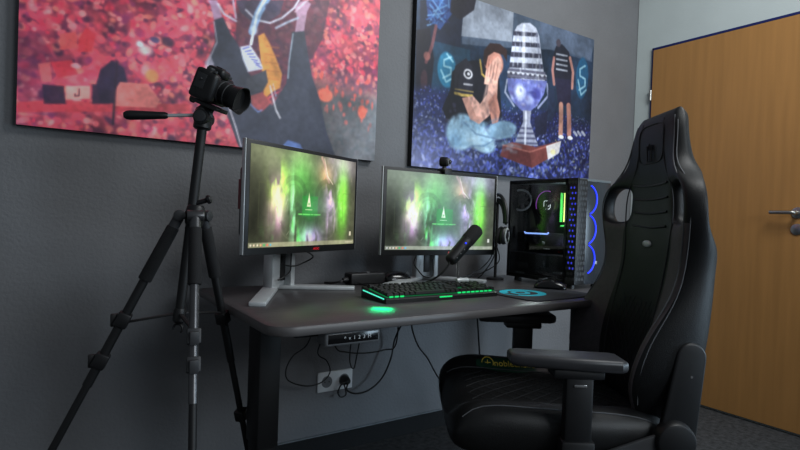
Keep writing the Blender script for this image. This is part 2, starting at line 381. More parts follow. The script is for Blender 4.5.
def crowd_canvas():
    x0, z0, W, H, T = -.066, 1.191, 1.208, .80, .030
    root = thing('canvas_picture', 'large red canvas print of a cheering crowd behind raised arms with a trophy', 'picture', (x0, YW-T, z0))
    canvas_box(root, W, H, T)
    def cv(px, py):
        p = at(px, py, 'Y', YW-T); return p.x-x0, p.z-z0
    A = Art(W, H, 330, 220, cv)
    n1 = lambda U, V: vnoise(U, V, 22, seed=3, oct=3)
    def base(U, V):
        n = vnoise(U, V, 26, seed=3); k = vnoise(U, V, 7, seed=5); g = np.clip(n*1.9-.45, 0, 1)[..., None]
        dark = np.array([112, 48, 78]); red = np.array([244, 92, 108]); c = dark*(1-g)+red*g
        return c*(.75+.4*k[..., None])
    A.fill(base)
    r = random.Random(5)
    for i in range(3400):            # heads, shirts and hands of the crowd
        u, v = r.uniform(0, W), r.uniform(0, H); t = r.random(); s = r.uniform(.006, .017)
        col = [(250, 106, 116), (255, 150, 150), (224, 62, 88), (78, 42, 70), (246, 92, 108), (240, 80, 100), (250, 132, 118), (146, 56, 96)][int(t*8)]
        A.ell(u, v, s*r.uniform(.6, 1.2), s*r.uniform(.7, 1.5), col, r.uniform(.5, .95), r.uniform(0, 3), .5, conv=False)
    # left edge goes purple, a few larger shapes of the stand
    A.poly([(17, 30), (40, 34), (62, 70), (44, 90), (60, 118), (17, 112)], (92, 50, 84), .42)
    A.poly([(17, 102), (60, 100), (120, 104), (190, 104), (190, 112), (17, 112)], (206, 66, 78), .85)
    for p, c, a in (([(100, 70), (112, 60), (124, 68), (130, 92), (118, 104), (100, 102), (96, 84)], (46, 38, 62), .95),
                    ([(120, 82), (148, 84), (160, 100), (156, 108), (114, 106), (114, 92)], (238, 130, 124), .95),
                    ([(66, 86), (90, 86), (90, 99), (66, 99)], (244, 158, 150), 1),
                    ([(42, 84), (64, 86), (66, 104), (44, 104)], (48, 38, 60), .9),
                    ([(92, 84), (108, 86), (110, 104), (92, 104)], (50, 38, 62), .9),
                    ([(50, 62), (72, 60), (78, 74), (58, 78)], (222, 60, 76), .9),
                    ([(38, 64), (50, 62), (52, 82), (42, 82)], (232, 110, 110), .8),
                    ([(78, 40), (86, 27), (96, 34), (92, 52), (78, 52)], (228, 62, 74), .9),
                    ([(60, 34), (76, 32), (78, 48), (60, 50)], (232, 92, 90), .8)):
        A.poly(p, c, a)
    A.line([(79, 89), (79, 96), (75, 96), (75, 94)], 1.4, (60, 34, 50))        # the letter J on the sign
    A.line([(117, 62), (113, 124)], 2.4, (48, 34, 52), .9)
    A.ell(152, 76, 8, 8, (242, 134, 86), .95, 0, .4); A.ell(146, 50, 9, 7, (246, 190, 184), .8, 0, .6); A.ell(140, 44, 5, 4, (250, 224, 220), .8, 0, .6)
    A.ell(155, 40, 6, 4, (60, 60, 96), .9, 0, .4); A.ell(168, 42, 8, 6, (60, 40, 62), .85, 0, .4)
    A.ell(76, 66, 6, 3, (250, 180, 180), .7)
    # right part: crowd fades to a dark hall below
    U, V = A.U, A.V
    fade = np.clip((U-.86)/.05, 0, 1)*np.clip((.36-V)/.13, 0, 1)*.93
    hall = np.stack([70+45*np.clip((U-.95)/.25, 0, 1)]*3, -1)*np.array([.92, 1.02, 1.06])
    A.I = A.I*(1-fade[..., None])+hall*fade[..., None]
    for i in range(46):
        u, v = r.uniform(.92, 1.19), r.uniform(.12, .34)
        A.ell(u, v, r.uniform(.005, .012), r.uniform(.007, .022), (236, 96, 86), r.uniform(.4, .9)*min(1, v/.26), 0, .5, conv=False)
    A.ell(325, 95, 9, 8, (244, 110, 88), .9, 0, .3); A.ell(362, 112, 5, 8, (244, 110, 90), .9, 0, .3)
    # the person from behind, arms raised, dark hoodie
    nav, nav2 = (54, 58, 74), (60, 64, 78)
    A.poly([(236, 0), (330, 0), (322, 40), (300, 80), (262, 100), (236, 60)], (70, 44, 62), .75)
    A.poly([(258, 36), (264, 33), (270, 44), (276, 58), (282, 74), (280, 88), (272, 92), (264, 100), (262, 70)], (228, 152, 76))
    for y in range(46, 90, 8): A.line([(266, y), (279, y+2)], 1, (190, 110, 60), .7)
    A.poly([(207, 62), (215, 42), (214, 20), (223, 17), (231, 34), (240, 48), (248, 72), (262, 92), (272, 106), (286, 84), (289, 62), (292, 32), (304, 30), (309, 60), (312, 76),
            (320, 100), (326, 130), (338, 164), (330, 175), (246, 165), (236, 140), (226, 112), (208, 100)], nav)
    A.poly([(268, 100), (290, 84), (308, 90), (320, 120), (328, 150), (270, 150)], nav2, .6)
    A.line([(214, 22), (217, 42), (208, 62), (206, 84)], 1.4, (196, 190, 206), .8)
    A.poly([(205, 62), (210, 54), (214, 64), (210, 86), (204, 84)], (190, 180, 196), .6)
    A.line([(293, 34), (289, 62), (288, 78)], 1.3, (170, 190, 205), .9)
    A.line([(228, 104), (236, 128), (241, 146)], 1.3, (225, 215, 225), .95)
    A.poly([(247, 78), (266, 70), (268, 82), (263, 91), (252, 91), (246, 84)], (66, 68, 80))          # cap
    A.poly([(240, 47), (250, 45), (260, 60), (263, 69), (248, 72), (243, 60)], (206, 210, 226))      # patterned band
    for i in range(7): A.line([(243+2.2*i, 49+2.6*i), (249+2*i, 47+3.4*i)], 1.2, (70, 70, 150), .9)
    A.poly([(250, 96), (262, 92), (272, 102), (262, 112), (252, 106)], (206, 84, 84), .7)
    A.line([(270, 86), (273, 98), (276, 110), (280, 118)], 1.6, (226, 224, 232), .9); A.line([(273, 84), (276, 96)], 1, (190, 200, 220), .8)
    A.line([(250, 104), (258, 112), (262, 110)], 1.4, (120, 140, 200), .8)
    # forearms and hands
    A.poly([(214, 20), (210, 4), (207, 0), (217, 0), (222, 17)], (178, 140, 170))
    A.poly([(295, 32), (297, 18), (295, 8), (300, 2), (306, 0), (311, 4), (307, 12), (304, 31)], (186, 146, 172))
    for i in range(4): A.line([(295+2*i, 12-2.2*i), (301+2.4*i, 6-2*i)], 1.1, (226, 196, 210), .9)
    # trophy above: curved silver handles and a bright ribbon
    A.poly([(236, 0), (284, 0), (280, 14), (268, 22), (252, 22), (240, 12)], (74, 66, 88), .9)
    A.line([(218, 4), (224, 14), (236, 21)], 2.2, (205, 205, 222), .95); A.line([(233, 0), (236, 18)], 1.8, (190, 190, 210), .9)
    A.line([(246, 10), (256, 20), (270, 23), (282, 18), (294, 8), (299, 0)], 2.0, (214, 214, 228), .95)
    A.line([(276, 28), (288, 22), (298, 18)], 2.2, (190, 200, 220), .9)
    A.line([(268, -4), (258, 14), (252, 32)], 7, (150, 190, 235), .9); A.line([(267, -4), (257, 14), (251, 44)], 2.6, (236, 246, 255), 1)
    A.ell(254, 30, 5, 6, (220, 232, 250), .7, 0, .6); A.ell(272, 8, 8, 5, (60, 54, 80), .8)
    A.poly([(282, 146), (288, 140), (300, 144), (304, 152), (286, 150)], (96, 124, 190), .8)
    A.line([(284, 146), (300, 149)], 1, (150, 180, 230), .7)
    # upper part beyond the frame of view: arena lights
    hz = np.clip((V-.62)/.2, 0, 1)*.45; A.I = A.I*(1-hz[..., None])+np.array([120, 40, 60])*hz[..., None]
    A.finish(41, .86, 1.18, .26)
    A.mesh('printed_face', M['canvas_print'], root, (0, -.0004, 0), (1, 0, 0), (0, 0, 1))

def trophy_canvas():
    x0, z0, W, H, T = 1.327, 1.186, 1.207, .80, .030
    root = thing('canvas_picture', 'blue canvas print of a seated man hiding his face beside a tall silver trophy', 'picture', (x0, YW-T, z0))
    canvas_box(root, W, H, T)
    def cv(px, py):
        p = at(px, py, 'Y', YW-T); return p.x-x0, p.z-z0
    A = Art(W, H, 330, 220, cv)
    def base(U, V):
        n = vnoise(U, V, 5, seed=8)[..., None]; n2 = vnoise(U, V, 30, seed=9)[..., None]
        return np.array([34, 50, 72])*(.55+.75*n)+np.array([10, 14, 24])*(n2-.5)
    A.fill(base)
    r = random.Random(9)
    # pale stage wall across the top
    A.poly([(464, -60), (462, 44), (480, 46), (514, 48), (560, 50), (590, 60), (596, 40), (560, -60)], (74, 86, 104), .9)
    A.poly([(466, -10), (461, 36), (512, 42), (514, 6), (480, -8)], (142, 148, 160), .8)
    A.poly([(540, 20), (592, 40), (592, 62), (544, 48)], (86, 98, 120), .6)
    A.poly([(420, 0), (464, 0), (460, 52), (446, 60), (420, 60)], (24, 28, 46), .8)
    A.poly([(424, -20), (456, -20), (452, 14), (440, 30), (428, 18)], (52, 84, 150), .8)
    for i in range(26): A.line([(426+r.uniform(0, 26), -4+r.uniform(0, 30)), (426+r.uniform(0, 26), -4+r.uniform(0, 30))], 1.2, r.choice([(120, 170, 220), (30, 40, 90), (70, 120, 190)]), .7)
    A.poly([(452, -10), (478, -10), (474, 10), (460, 20), (450, 12)], (28, 26, 36), .95)
    A.poly([(430, 40), (470, 50), (472, 120), (428, 120)], (32, 66, 88), .7)
    A.poly([(500, 52), (522, 60), (520, 120), (494, 120)], (44, 66, 98), .8)
    # round teal emblems on the stage banners
    A.ell(447, 70, 10, 19, (44, 116, 150), 1, .06, .12)
    for p in ([(451, 57), (444, 60), (444, 66), (451, 68), (451, 74), (443, 78)], [(441, 70), (446, 82), (453, 78)], [(447, 54), (453, 62)]): A.line(p, 1.4, (170, 214, 228), .85, soft=1.6)
    A.ell(582, 78, 6.5, 22, (34, 84, 120), 1, -.05, .12)
    for p in ([(585, 66), (580, 69), (580, 76), (585, 79), (585, 86), (579, 90)], [(578, 80), (581, 95), (586, 90)]): A.line(p, 1.2, (160, 204, 222), .85, soft=1.6)
    # dark figure on the left edge
    A.poly([(416, 30), (430, 28), (434, 60), (430, 100), (428, 118), (416, 120)], (24, 22, 34), .9)
    A.line([(436, 26), (432, 46), (426, 62)], 3, (120, 70, 74), .8); A.ell(427, 56, 4, 5, (150, 92, 86), .8); A.ell(424, 80, 4, 12, (62, 40, 48), .8)
    # floor of blue confetti
    U, V = A.U, A.V
    fl = np.clip((.36-V+.02*np.sin(U*9))/.05, 0, 1)[..., None]
    A.I = A.I*(1-fl)+np.array([34, 40, 76])*fl
    for i in range(2400):
        u = r.uniform(0, W); v = r.uniform(0, .36)**1.0; s = .004+.012*(1-v/.36)*r.uniform(.4, 1)
        A.ell(u, v, s*1.4, s*.7, r.choice([(70, 84, 176), (50, 60, 140), (28, 32, 70), (96, 110, 190), (150, 160, 206), (58, 70, 150), (22, 26, 50), (84, 92, 112), (36, 44, 90)]), r.uniform(.5, .95), r.uniform(0, 3), .4, conv=False)
    for i in range(20): A.ell(r.uniform(.75, 1.15), r.uniform(.05, .25), .006, .004, (190, 190, 110), .8, r.uniform(0, 3), conv=False)
    hz = np.clip((.5-U)/.5, 0, 1)*np.clip((.30-V)/.25, 0, 1)*.62
    A.I = A.I*(1-hz[..., None])+np.array([142, 146, 178])*hz[..., None]
    # seated man
    blk = (26, 26, 34)
    A.poly([(452, 72), (462, 62), (476, 60), (490, 66), (499, 78), (502, 118), (486, 126), (448, 124), (442, 108), (450, 90)], blk)
    A.poly([(455, 66), (466, 58), (472, 66), (474, 86), (470, 97), (455, 95), (454, 80)], (36, 36, 46))
    A.line([(455, 93), (462, 95), (472, 96)], 2.2, (190, 160, 84), .95); A.line([(455, 89), (473, 92)], 1, (170, 146, 84), .8)
    A.line([(480, 60), (482, 74), (490, 82)], 1.6, (190, 158, 80), .9)
    A.ell(468, 74, 5, 5.5, (214, 214, 220), .95, 0, .2); A.ell(468, 74, 3.3, 3.6, (30, 30, 38), 1, 0, .2); A.ell(468.5, 74, 1.7, 1.9, (214, 214, 220), .95)
    A.line([(464, 84), (472, 85)], 1.4, (190, 190, 196), .8)
    for i in range(10): A.ell(446+r.uniform(0, 10), 104+r.uniform(0, 18), 2, 2, (52, 50, 70), .8)
    A.ell(462, 132, 17, 20, (136, 168, 190), 1, .3, .2); A.ell(480, 139, 18, 13, (148, 178, 198), 1, -.35, .2)
    A.ell(502, 130, 16, 10, (118, 150, 176), 1, .2, .2); A.ell(474, 124, 16, 8, (116, 150, 174), .9, 0, .4); A.ell(455, 140, 8, 10, (92, 122, 150), .7, 0, .6)
    A.line([(464, 122), (476, 134), (492, 138)], 1.6, (88, 116, 146), .7); A.line([(470, 146), (484, 146), (494, 140)], 1.4, (90, 118, 150), .7)
    sk, sk2 = (204, 156, 142), (178, 122, 108)
    A.poly([(462, 98), (473, 96), (480, 104), (487, 94), (490, 76), (498, 78), (497, 98), (489, 116), (479, 124), (470, 119)], sk)
    A.poly([(488, 102), (496, 92), (500, 112), (498, 122), (492, 124)], sk2)
    A.ell(494, 63, 10, 14, (200, 138, 122), 1, .25, .15)
    A.poly([(484, 84), (486, 70), (493, 60), (498, 56), (502, 62), (500, 74), (496, 86)], (216, 168, 152))
    for i in range(4): A.line([(489+3*i, 60+1.2*i), (487+2.6*i, 76+1.4*i)], .8, (156, 100, 92), .8)
    A.poly([(483, 62), (484, 50), (490, 43), (500, 44), (507, 50), (507, 62), (503, 55), (494, 52), (488, 56), (486, 66)], (48, 34, 34))
    # the trophy: striped tall lid, bowl, stem, base
    sil = (190, 196, 214)
    A.poly([(514, 32), (517, 26), (522, 23), (530, 23), (536, 28), (539, 36), (542, 60), (545, 82), (508, 80), (510, 60)], sil)
    for k in range(5):
        y = 31+k*10.4; h = 4.4+k*.3; wl = 513.5-k*1.3; wr = 537.5+k*1.7
        A.poly([(wl, y), (wr, y+2), (wr+.4, y+h+1.6), (wl-.4, y+h)], (44, 44, 60), .92)
        for q in range(5): A.line([(wl+3+q*5, y+1.2), (wl+3+q*5, y+h)], .8, (120, 124, 146), .7)
    A.line([(524, 26), (523, 80)], 3, (236, 240, 250), .55); A.line([(537, 34), (541, 80)], 2, (120, 126, 150), .5)
    A.poly([(508, 68), (545, 72), (547, 80), (507, 77)], (96, 96, 116)); A.line([(508, 72), (546, 76)], 1.6, (220, 224, 236), .9)
    for q in range(8): A.ell(511+q*4.8, 73.4+q*.5, 1.5, 1.8, (60, 60, 76), .9)
    A.poly([(507, 78), (547, 81), (544, 94), (537, 106), (529, 112), (522, 111), (513, 102), (508, 90)], (104, 112, 176))
    A.ell(520, 92, 7, 10, (206, 214, 240), .85, .2, .5); A.ell(536, 94, 6, 8, (60, 62, 132), .9, 0, .5); A.ell(529, 100, 6, 6, (176, 188, 232), .8, 0, .6)
    A.line([(507, 80), (505, 92), (514, 106)], 1.6, (170, 176, 200), .9); A.line([(547, 84), (548, 96), (538, 108)], 1.6, (140, 146, 180), .9)
    A.poly([(523, 110), (531, 111), (530, 122), (534, 134), (538, 146), (514, 145), (518, 134), (523, 122)], (150, 154, 176))
    for k in range(4): A.line([(520-k*1.4, 128+k*5), (533+k*1.4, 128.6+k*5)], 1.5, (70, 72, 100), .8)
    A.line([(526, 112), (525, 144)], 2, (226, 230, 244), .8)
    A.poly([(503, 145), (512, 142), (536, 147), (560, 141), (558, 153), (532, 168), (500, 156)], (112, 60, 58))
    A.poly([(503, 145), (530, 152), (532, 168), (500, 156)], (92, 46, 48)); A.line([(503, 145), (530, 152), (560, 142)], 1.2, (170, 104, 96), .8)
    A.poly([(546, 146), (561, 141), (559, 153), (548, 160)], (206, 206, 206), .9)
    A.ell(553, 152, 3, 3, (200, 190, 120), .6)
    r2 = random.Random(21)
    for i in range(60):      # folds of jersey and jeans, reflections on the silver
        x, y = r2.uniform(450, 500), r2.uniform(64, 122); A.line([(x, y), (x+r2.uniform(-5, 5), y+r2.uniform(3, 12))], 1.6, (14, 14, 20) if x < 486 and y < 120 else (40, 40, 52), .22, soft=3)
    for i in range(46):
        x, y = r2.uniform(448, 512), r2.uniform(120, 152); A.line([(x, y), (x+r2.uniform(4, 12), y+r2.uniform(-4, 6))], 2.2, r2.choice([(196, 218, 230), (92, 124, 152), (160, 190, 208)]), .28, soft=3)
    for i in range(40):
        x, y = r2.uniform(510, 544), r2.uniform(80, 106); A.ell(x, y, r2.uniform(1, 4), r2.uniform(1, 4), r2.choice([(230, 236, 250), (50, 54, 110), (140, 150, 214), (90, 70, 110)]), .35, 0, .8)
    for i in range(30):
        x, y = r2.uniform(512, 542), r2.uniform(26, 80); A.line([(x, y), (x, y+5)], 1.2, r2.choice([(240, 244, 252), (90, 94, 116), (150, 156, 176)]), .4, soft=2)
    A.poly([(462, 98), (468, 97), (476, 116), (484, 118), (479, 124), (470, 119)], (150, 104, 92), .5); A.line([(489, 78), (484, 100)], 2.4, (236, 194, 178), .5, soft=3)
    # standing player at the right, seen from behind
    A.poly([(553, 56), (556, 46), (562, 44), (569, 52), (572, 66), (571, 80), (553, 78)], (30, 32, 44))
    A.ell(558.5, 43, 2.6, 4.6, (66, 60, 70), 1); 
    for k in range(4): A.line([(556.5, 54+k*5), (567, 56+k*5)], 1.2, (176, 182, 196), .8)
    A.line([(554, 58), (552.5, 70), (554, 84)], 2.4, (158, 110, 104), .95); A.line([(570, 58), (573, 72), (572, 88)], 2.4, (172, 122, 112), .95)
    A.poly([(555, 78), (571, 80), (571, 106), (558, 106)], (36, 36, 56))
    A.line([(561, 105), (561, 120), (560.5, 134)], 4.2, (178, 130, 116), 1); A.line([(568.5, 106), (569, 120), (569, 134)], 4.2, (166, 116, 106), 1)
    A.ell(561, 137, 3, 2.2, (226, 226, 232), 1); A.ell(570, 138, 3, 2.2, (226, 226, 232), 1)
    A.poly([(548, 90), (554, 88), (556, 106), (552, 122), (546, 120)], (40, 52, 78), .9); A.poly([(534, 118), (548, 110), (546, 134), (536, 136)], (30, 34, 54), .9)
    for k in range(3): A.line([(574+k*4, 132), (576.4+k*4, 135)], 2, (200, 205, 215), .7)
    A.finish(51, .84, 1.18, .24, .93)
    A.mesh('printed_face', M['canvas_print'], root, (0, -.0004, 0), (1, 0, 0), (0, 0, 1))

# ================================================================== DESK
DX0, DX1, DY0, DY1 = .421, 2.02, 1.108, 1.782
def desk():
    root = thing('desk', 'grey wood-look desk with rounded corners and black frame under the two monitors', 'desk', ((DX0+DX1)/2, (DY0+DY1)/2, 0))
    cx, cy = (DX0+DX1)/2, (DY0+DY1)/2; hx, hy = (DX1-DX0)/2, (DY1-DY0)/2
    poly = []
    for sx, sy, a0, R in ((1, 1, 0, .02), (-1, 1, 90, .02), (-1, -1, 180, .06), (1, -1, 270, .06)):
        for k in range(9):
            a = radians(a0+k*11.25); poly.append((sx*(hx-R)+R*cos(a), sy*(hy-R)+R*sin(a)))
    t = MB(); t.prism(poly, (0, 0, ZD-.0225), (1, 0, 0), (0, 1, 0), .0225, .0015, 1)
    o = t.build('tabletop', M['desk'], root, angle=50)
    o.data.materials.append(M['desk_edge'])
    for p in o.data.polygons:
        if abs(p.normal.z) < .6: p.material_index = 1
    for X, nm in ((.525, 'leg'), (1.915, 'leg')):
        l = MB(); x = X-cx
        l.box((x, 1.44-cy, .36), (.05, .085, .63), .004); l.box((x, 1.44-cy, .50), (.06, .095, .36), .004)
        l.build('leg', M['black_metal'], root)
        l = MB(); l.box((x, 1.44-cy, .020), (.07, .62, .030), .008); 
        for yy in (-.27, .27): l.cyl((x, 1.44-cy+yy, 0), (x, 1.44-cy+yy, .012), .022)
        l.build('foot', M['black_metal'], root)
        l = MB(); l.box((x, 1.44-cy, .681), (.06, .56, .017), .003); l.build('top_bracket', M['black_metal'], root)
    b = MB(); b.box((0, 1.44-cy, .665), (1.40, .06, .035), .003); b.box((0, 1.50-cy, .665), (1.40, .02, .035), .003)
    b.build('crossbeam', M['black_metal'], root)
    tr = MB(); tr.box((-.33, 1.63-cy, .635), (.52, .10, .006)); tr.box((-.33, 1.58-cy, .660), (.52, .004, .055)); tr.box((-.33, 1.68-cy, .660), (.52, .004, .055))
    tr.build('cable_tray', M['black_metal'], root)
    c = MB(); c.box((.630-cx, 1.150-cy, .6705), (.150, .055, .034), .007, 3); u = c.build('control_panel', M['grey'], root)
    f = MB(); f.box((.630-cx, 1.1222-cy, .6715), (.136, .002, .023), .0008); f.build('display', M['black_gloss'], u)
    text('button_symbols', '^  v  1  2  3  M', .0125, M['white'], u, frame((.640-cx, 1.1208-cy, .671), (1, 0, 0), (0, 0, 1)), .0003)
    g = MB(); g.lathe((1.13-cx, 1.20-cy, ZD-.0225), (0, 0, -1), [(0, .034), (.006, .034), (.012, .028), (.014, .016)]); q = g.build('cable_grommet', M['dark_grey'], root)
    g = MB(); g.lathe((1.13-cx, 1.20-cy, ZD-.0365), (0, 0, -1), [(0, .02), (.004, .016)]); g.build('grommet_cap', M['grey'], q)

# ================================================================== MONITORS
def screen_art(W, H):
    A = Art(W, H, 256, 144, lambda u, v: (u*W, (1-v)*H)); U, V = A.U, A.V; u = U/W; v = 1-V/H   # v down
    g = lambda cu, cv_, su, sv: np.exp(-((u-cu)/su)**2-((v-cv_)/sv)**2)[..., None]
    n = vnoise(U, V, 14, seed=31, oct=4)[..., None]; n2 = vnoise(U, V, 22, 9, seed=17, oct=4)[..., None]; n3 = vnoise(U, V, 40, 12, seed=23, oct=3)[..., None]
    sharp = lambda x, t, k=5: np.clip((x-t)*k, 0, 1)
    I = np.array([84, 90, 80])*(.70+.5*n)+np.zeros((*U.shape, 1))
    I = I+np.array([56, 66, 56])*g(.30, .0, .42, .30)+np.array([70, 66, 100])*g(.86, .05, .20, .22)
    I = I+np.array([34, 170, 36])*g(.42, .24, .11, .24)*.50+np.array([20, 190, 30])*g(.35, .90, .16, .13)*sharp(n2, .42)*1.25
    I = I+np.array([70, 220, 10])*g(.85, .50, .06, .34)*(.45+.8*n2)*1.05+np.array([110, 200, 20])*g(.23, .40, .07, .2)*sharp(n2, .38)*1.2
    I = I+np.array([170, 100, 190])*g(.22, .58, .07, .24)*(.35+n3)*.95+np.array([150, 104, 210])*g(.73, .42, .07, .30)*sharp(n2, .36)*1.2
    I = I+np.array([130, 96, 215])*g(.53, .90, .10, .12)*sharp(n2, .36, 8)*1.3+np.array([150, 110, 200])*g(.74, .78, .05, .22)*sharp(n3, .44)
    I = I+np.array([110, 190, 170])*g(.37, .62, .04, .3)*sharp(n3, .46)*1.1+np.array([190, 120, 90])*g(.66, .2, .07, .12)*.5
    I = I*(1-.42*g(.52, .62, .13, .34))*(1-.45*g(.05, .7, .10, .5))+np.array([0, 46, 8])*g(.5, .56, .22, .32)
    A.I = I
    # lightning and cloud at the upper right of centre
    A.line([(.62, .02), (.655, .10), (.67, .2), (.70, .28)], .020, (226, 196, 200), .75, soft=3); A.line([(.645, .02), (.665, .12), (.685, .22), (.74, .30)], .006, (255, 246, 240), .95, soft=1.4)
    A.line([(.67, .2), (.645, .26)], .006, (235, 170, 150), .7, soft=2)
    # two large faint ring shapes with struts
    for cx in (.36, .68):
        for R, wd, al in ((.135, .032, .17), (.085, .006, .12)):
            P = [(cx+R*cos(a)*.80, .47+R*1.42*sin(a)) for a in np.linspace(pi*.95, pi*2.6, 26)]
            A.line(P, wd, (44, 50, 46), al, soft=2)
        P = [(cx+.125*cos(a)*.8, .72+.125*1.42*sin(a)) for a in np.linspace(-.4*pi, .95*pi, 24)]; A.line(P, .020, (48, 54, 48), .16, soft=3)
        P = [(cx+.150*cos(a)*.8, .72+.150*1.42*sin(a)) for a in np.linspace(0, 2*pi, 34)]; A.line(P, .0022, (150, 168, 140), .22)
    for x0, x1, y0, y1 in ((.07, .16, .36, .8), (.86, .97, .40, .82)): A.line([(x0, y0), (x1, y0), (x1, y1), (x0, y1), (x0, y0)], .003, (86, 96, 70), .5)
    r = random.Random(4)
    for i in range(40):
        x, y = r.choice([(.24, .5), (.37, .66), (.75, .5), (.84, .45), (.33, .88)]); x += r.gauss(0, .03); y += r.gauss(0, .1)
        A.line([(x, y), (x+r.gauss(0, .012), y+r.uniform(.02, .07))], .003, r.choice([(150, 220, 120), (190, 160, 220), (200, 230, 210), (110, 220, 60)]), .55, soft=1.6)
    # green badge and lettering strokes
    A.ell(.515, .58, .11, .17, (24, 170, 50), .55, 0, .9); A.poly([(.44, .46), (.59, .46), (.59, .68), (.44, .68)], (26, 164, 52), .55)
    A.poly([(.497, .48), (.503, .42), (.510, .48), (.522, .575), (.484, .575)], (226, 255, 226), 1)
    A.ell(.503, .545, .010, .016, (120, 210, 130), .9); A.line([(.472, .607), (.535, .607)], .0042, (210, 255, 215), .95)
    x = .405
    for wdt in (.018, .014, .02, .0, .016, .018, .016, .014, .016, .014, .0, .016, .016, .0, .02, .018, .018, .018, .016):
        if wdt: A.line([(x, .660), (x+wdt*.62, .660)], .0058, (120, 246, 130), .9, soft=.8)
        x += (wdt or .010)*.72
    # taskbar with its icons
    A.poly([(0, .952), (1, .952), (1, 1), (0, 1)], (158, 166, 152), .82)
    for i, c in enumerate(((236, 238, 240), (238, 230, 220), (236, 232, 220), (240, 190, 150), (60, 190, 110), (236, 120, 100), (90, 170, 230))):
        A.ell(.018+i*.026, .976, .0075, .013, c, 1)
    A.line([(.90, .976), (.985, .976)], .004, (230, 232, 230), .7)
    A.poly([(.945, .85), (.965, .85), (.965, .90), (.945, .90)], (225, 228, 225), .85); A.poly([(.945, .20), (.96, .20), (.96, .25), (.945, .25)], (120, 126, 118), .7)
    A.finish(61, .90, 1.15, .22, 1.0, 0); A.I = np.clip(A.I, 4, 255)
    return A

def monitor(loc, rz, label, warm=False, painted_haze=0., PW=.535, PH=.323, ZB=.8405):
    root = thing('monitor', label, 'monitor', (loc[0], loc[1], ZD), rz, 'gaming monitors on the desk')
    zb = ZB-ZD; yf = -.107; zc = zb+PH/2
    p = MB(); p.box((0, yf+.008, zc), (PW, .016, PH), .003, 2); p.box((0, yf+.022, zc-.01), (PW*.93, .020, PH*.80), .006, 2); p.box((0, yf+.044, zc-.01), (PW*.89, .030, PH*.62), .010, 2)
    p.build('housing', M['black'], root)
    for s in (-1, 1):
        e = MB(); e.box((s*(PW/2+.0010), yf+.0085, zc+.002), (.003, .013, PH-.002), .001); e.build('side_trim', M['alu'], root)
    e = MB(); e.box((-PW*.445-.0005, yf+.052, zc+.01), (.004, .010, PH*.26), .001); e.build('red_accent_strip', M['red'], root)
    A = screen_art(PW-.028, PH-.034)
    if warm: A.I = A.I*np.array([1.06, 1.0, .88])
    if painted_haze:  # room reflection painted over the upper left of the screen picture
        k = (np.clip((A.V/A.H-.45)/.55, 0, 1)*np.clip(1.15-A.U/A.W, 0, 1))[..., None]*painted_haze; A.I = A.I*(1-k)+np.array([176, 190, 186])*k
    A.mesh('screen', M['screen'], root, (-A.W/2, yf-.0006, zb+PH-.012-A.H), (1, 0, 0), (0, 0, 1))
    lg = text('brand_mark', 'AOC', .0105, M['red_led'], root, frame((.045, yf-.0008, zb+.011), (1, 0, 0), (0, 0, 1)), .0003, sx=1.35)
    # stand: slotted column, pivot and a V of two flat feet
    c = MB(); c.prism([(-.05, 0), (.05, 0), (.045, .34), (-.045, .34)], (0, .030, .012), (1, 0, 0), (0, 0, 1), .018, .003)
    col = c.build('stand_column', M['alu'], root)
    for s in (-1, 1):
        q = MB(); q.box((s*.036+(-.004 if s < 0 else .004), -.002, .115), (.036 if s < 0 else .020, .034, .21), .004); q.build('column_rail', M['alu'], col)
    q = MB(); q.box((.004, .004, .12), (.030, .018, .18), .003); q.build('cable_slot', M['black'], col)
    v = MB(); v.box((0, -.030, zc), (.10, .05, .10), .008); v.cyl((0, -.02, zc), (0, .02, zc), .035, bev=.004); v.build('tilt_bracket', M['black'], root)
    for pts in ([(-.055, .024), (-.018, -.008), (-.266, -.192), (-.295, -.158)], [(-.01, .024), (.055, .024), (.182, -.170), (.150, -.190)]):
        f = MB(); f.prism(pts, (0, 0, 0), (1, 0, 0), (0, 1, 0), .013, .003); f.build('foot', M['alu'], root)
    return root

def webcam():
    p = Vector((1.312, 1.654, .8185+.329))
    root = thing('webcam', 'small black webcam clipped on the top edge of a monitor', 'webcam', p, radians(-2))
    b = MB(); b.box((0, .006, .006), (.040, .044, .012), .003); b.box((0, .034, -.018), (.03, .010, .05), .003); b.box((0, -.0175, -.002), (.034, .004, .022), .0015); b.build('clip', M['black'], root)
    s = MB(); s.cyl((-.002, .006, .010), (-.002, .006, .026), .008); s.build('swivel', M['dark_grey'], root)
    d = Vector((.55, -.80, -.05)).normalized(); c = Vector((-.004, .004, .038))
    h = MB(); h.cyl(c-d*.016, c+d*.014, .0195, .0185, 24, .004); h.build('head', M['black'], root)
    l = MB(); l.cyl(c+d*.012, c+d*.022, .014, .015, 24, .002); r = l.build('lens_ring', M['grey'], root)
    l = MB(); l.ell(c+d*.022, .0085); l.build('lens', M['lens_glass'], r)

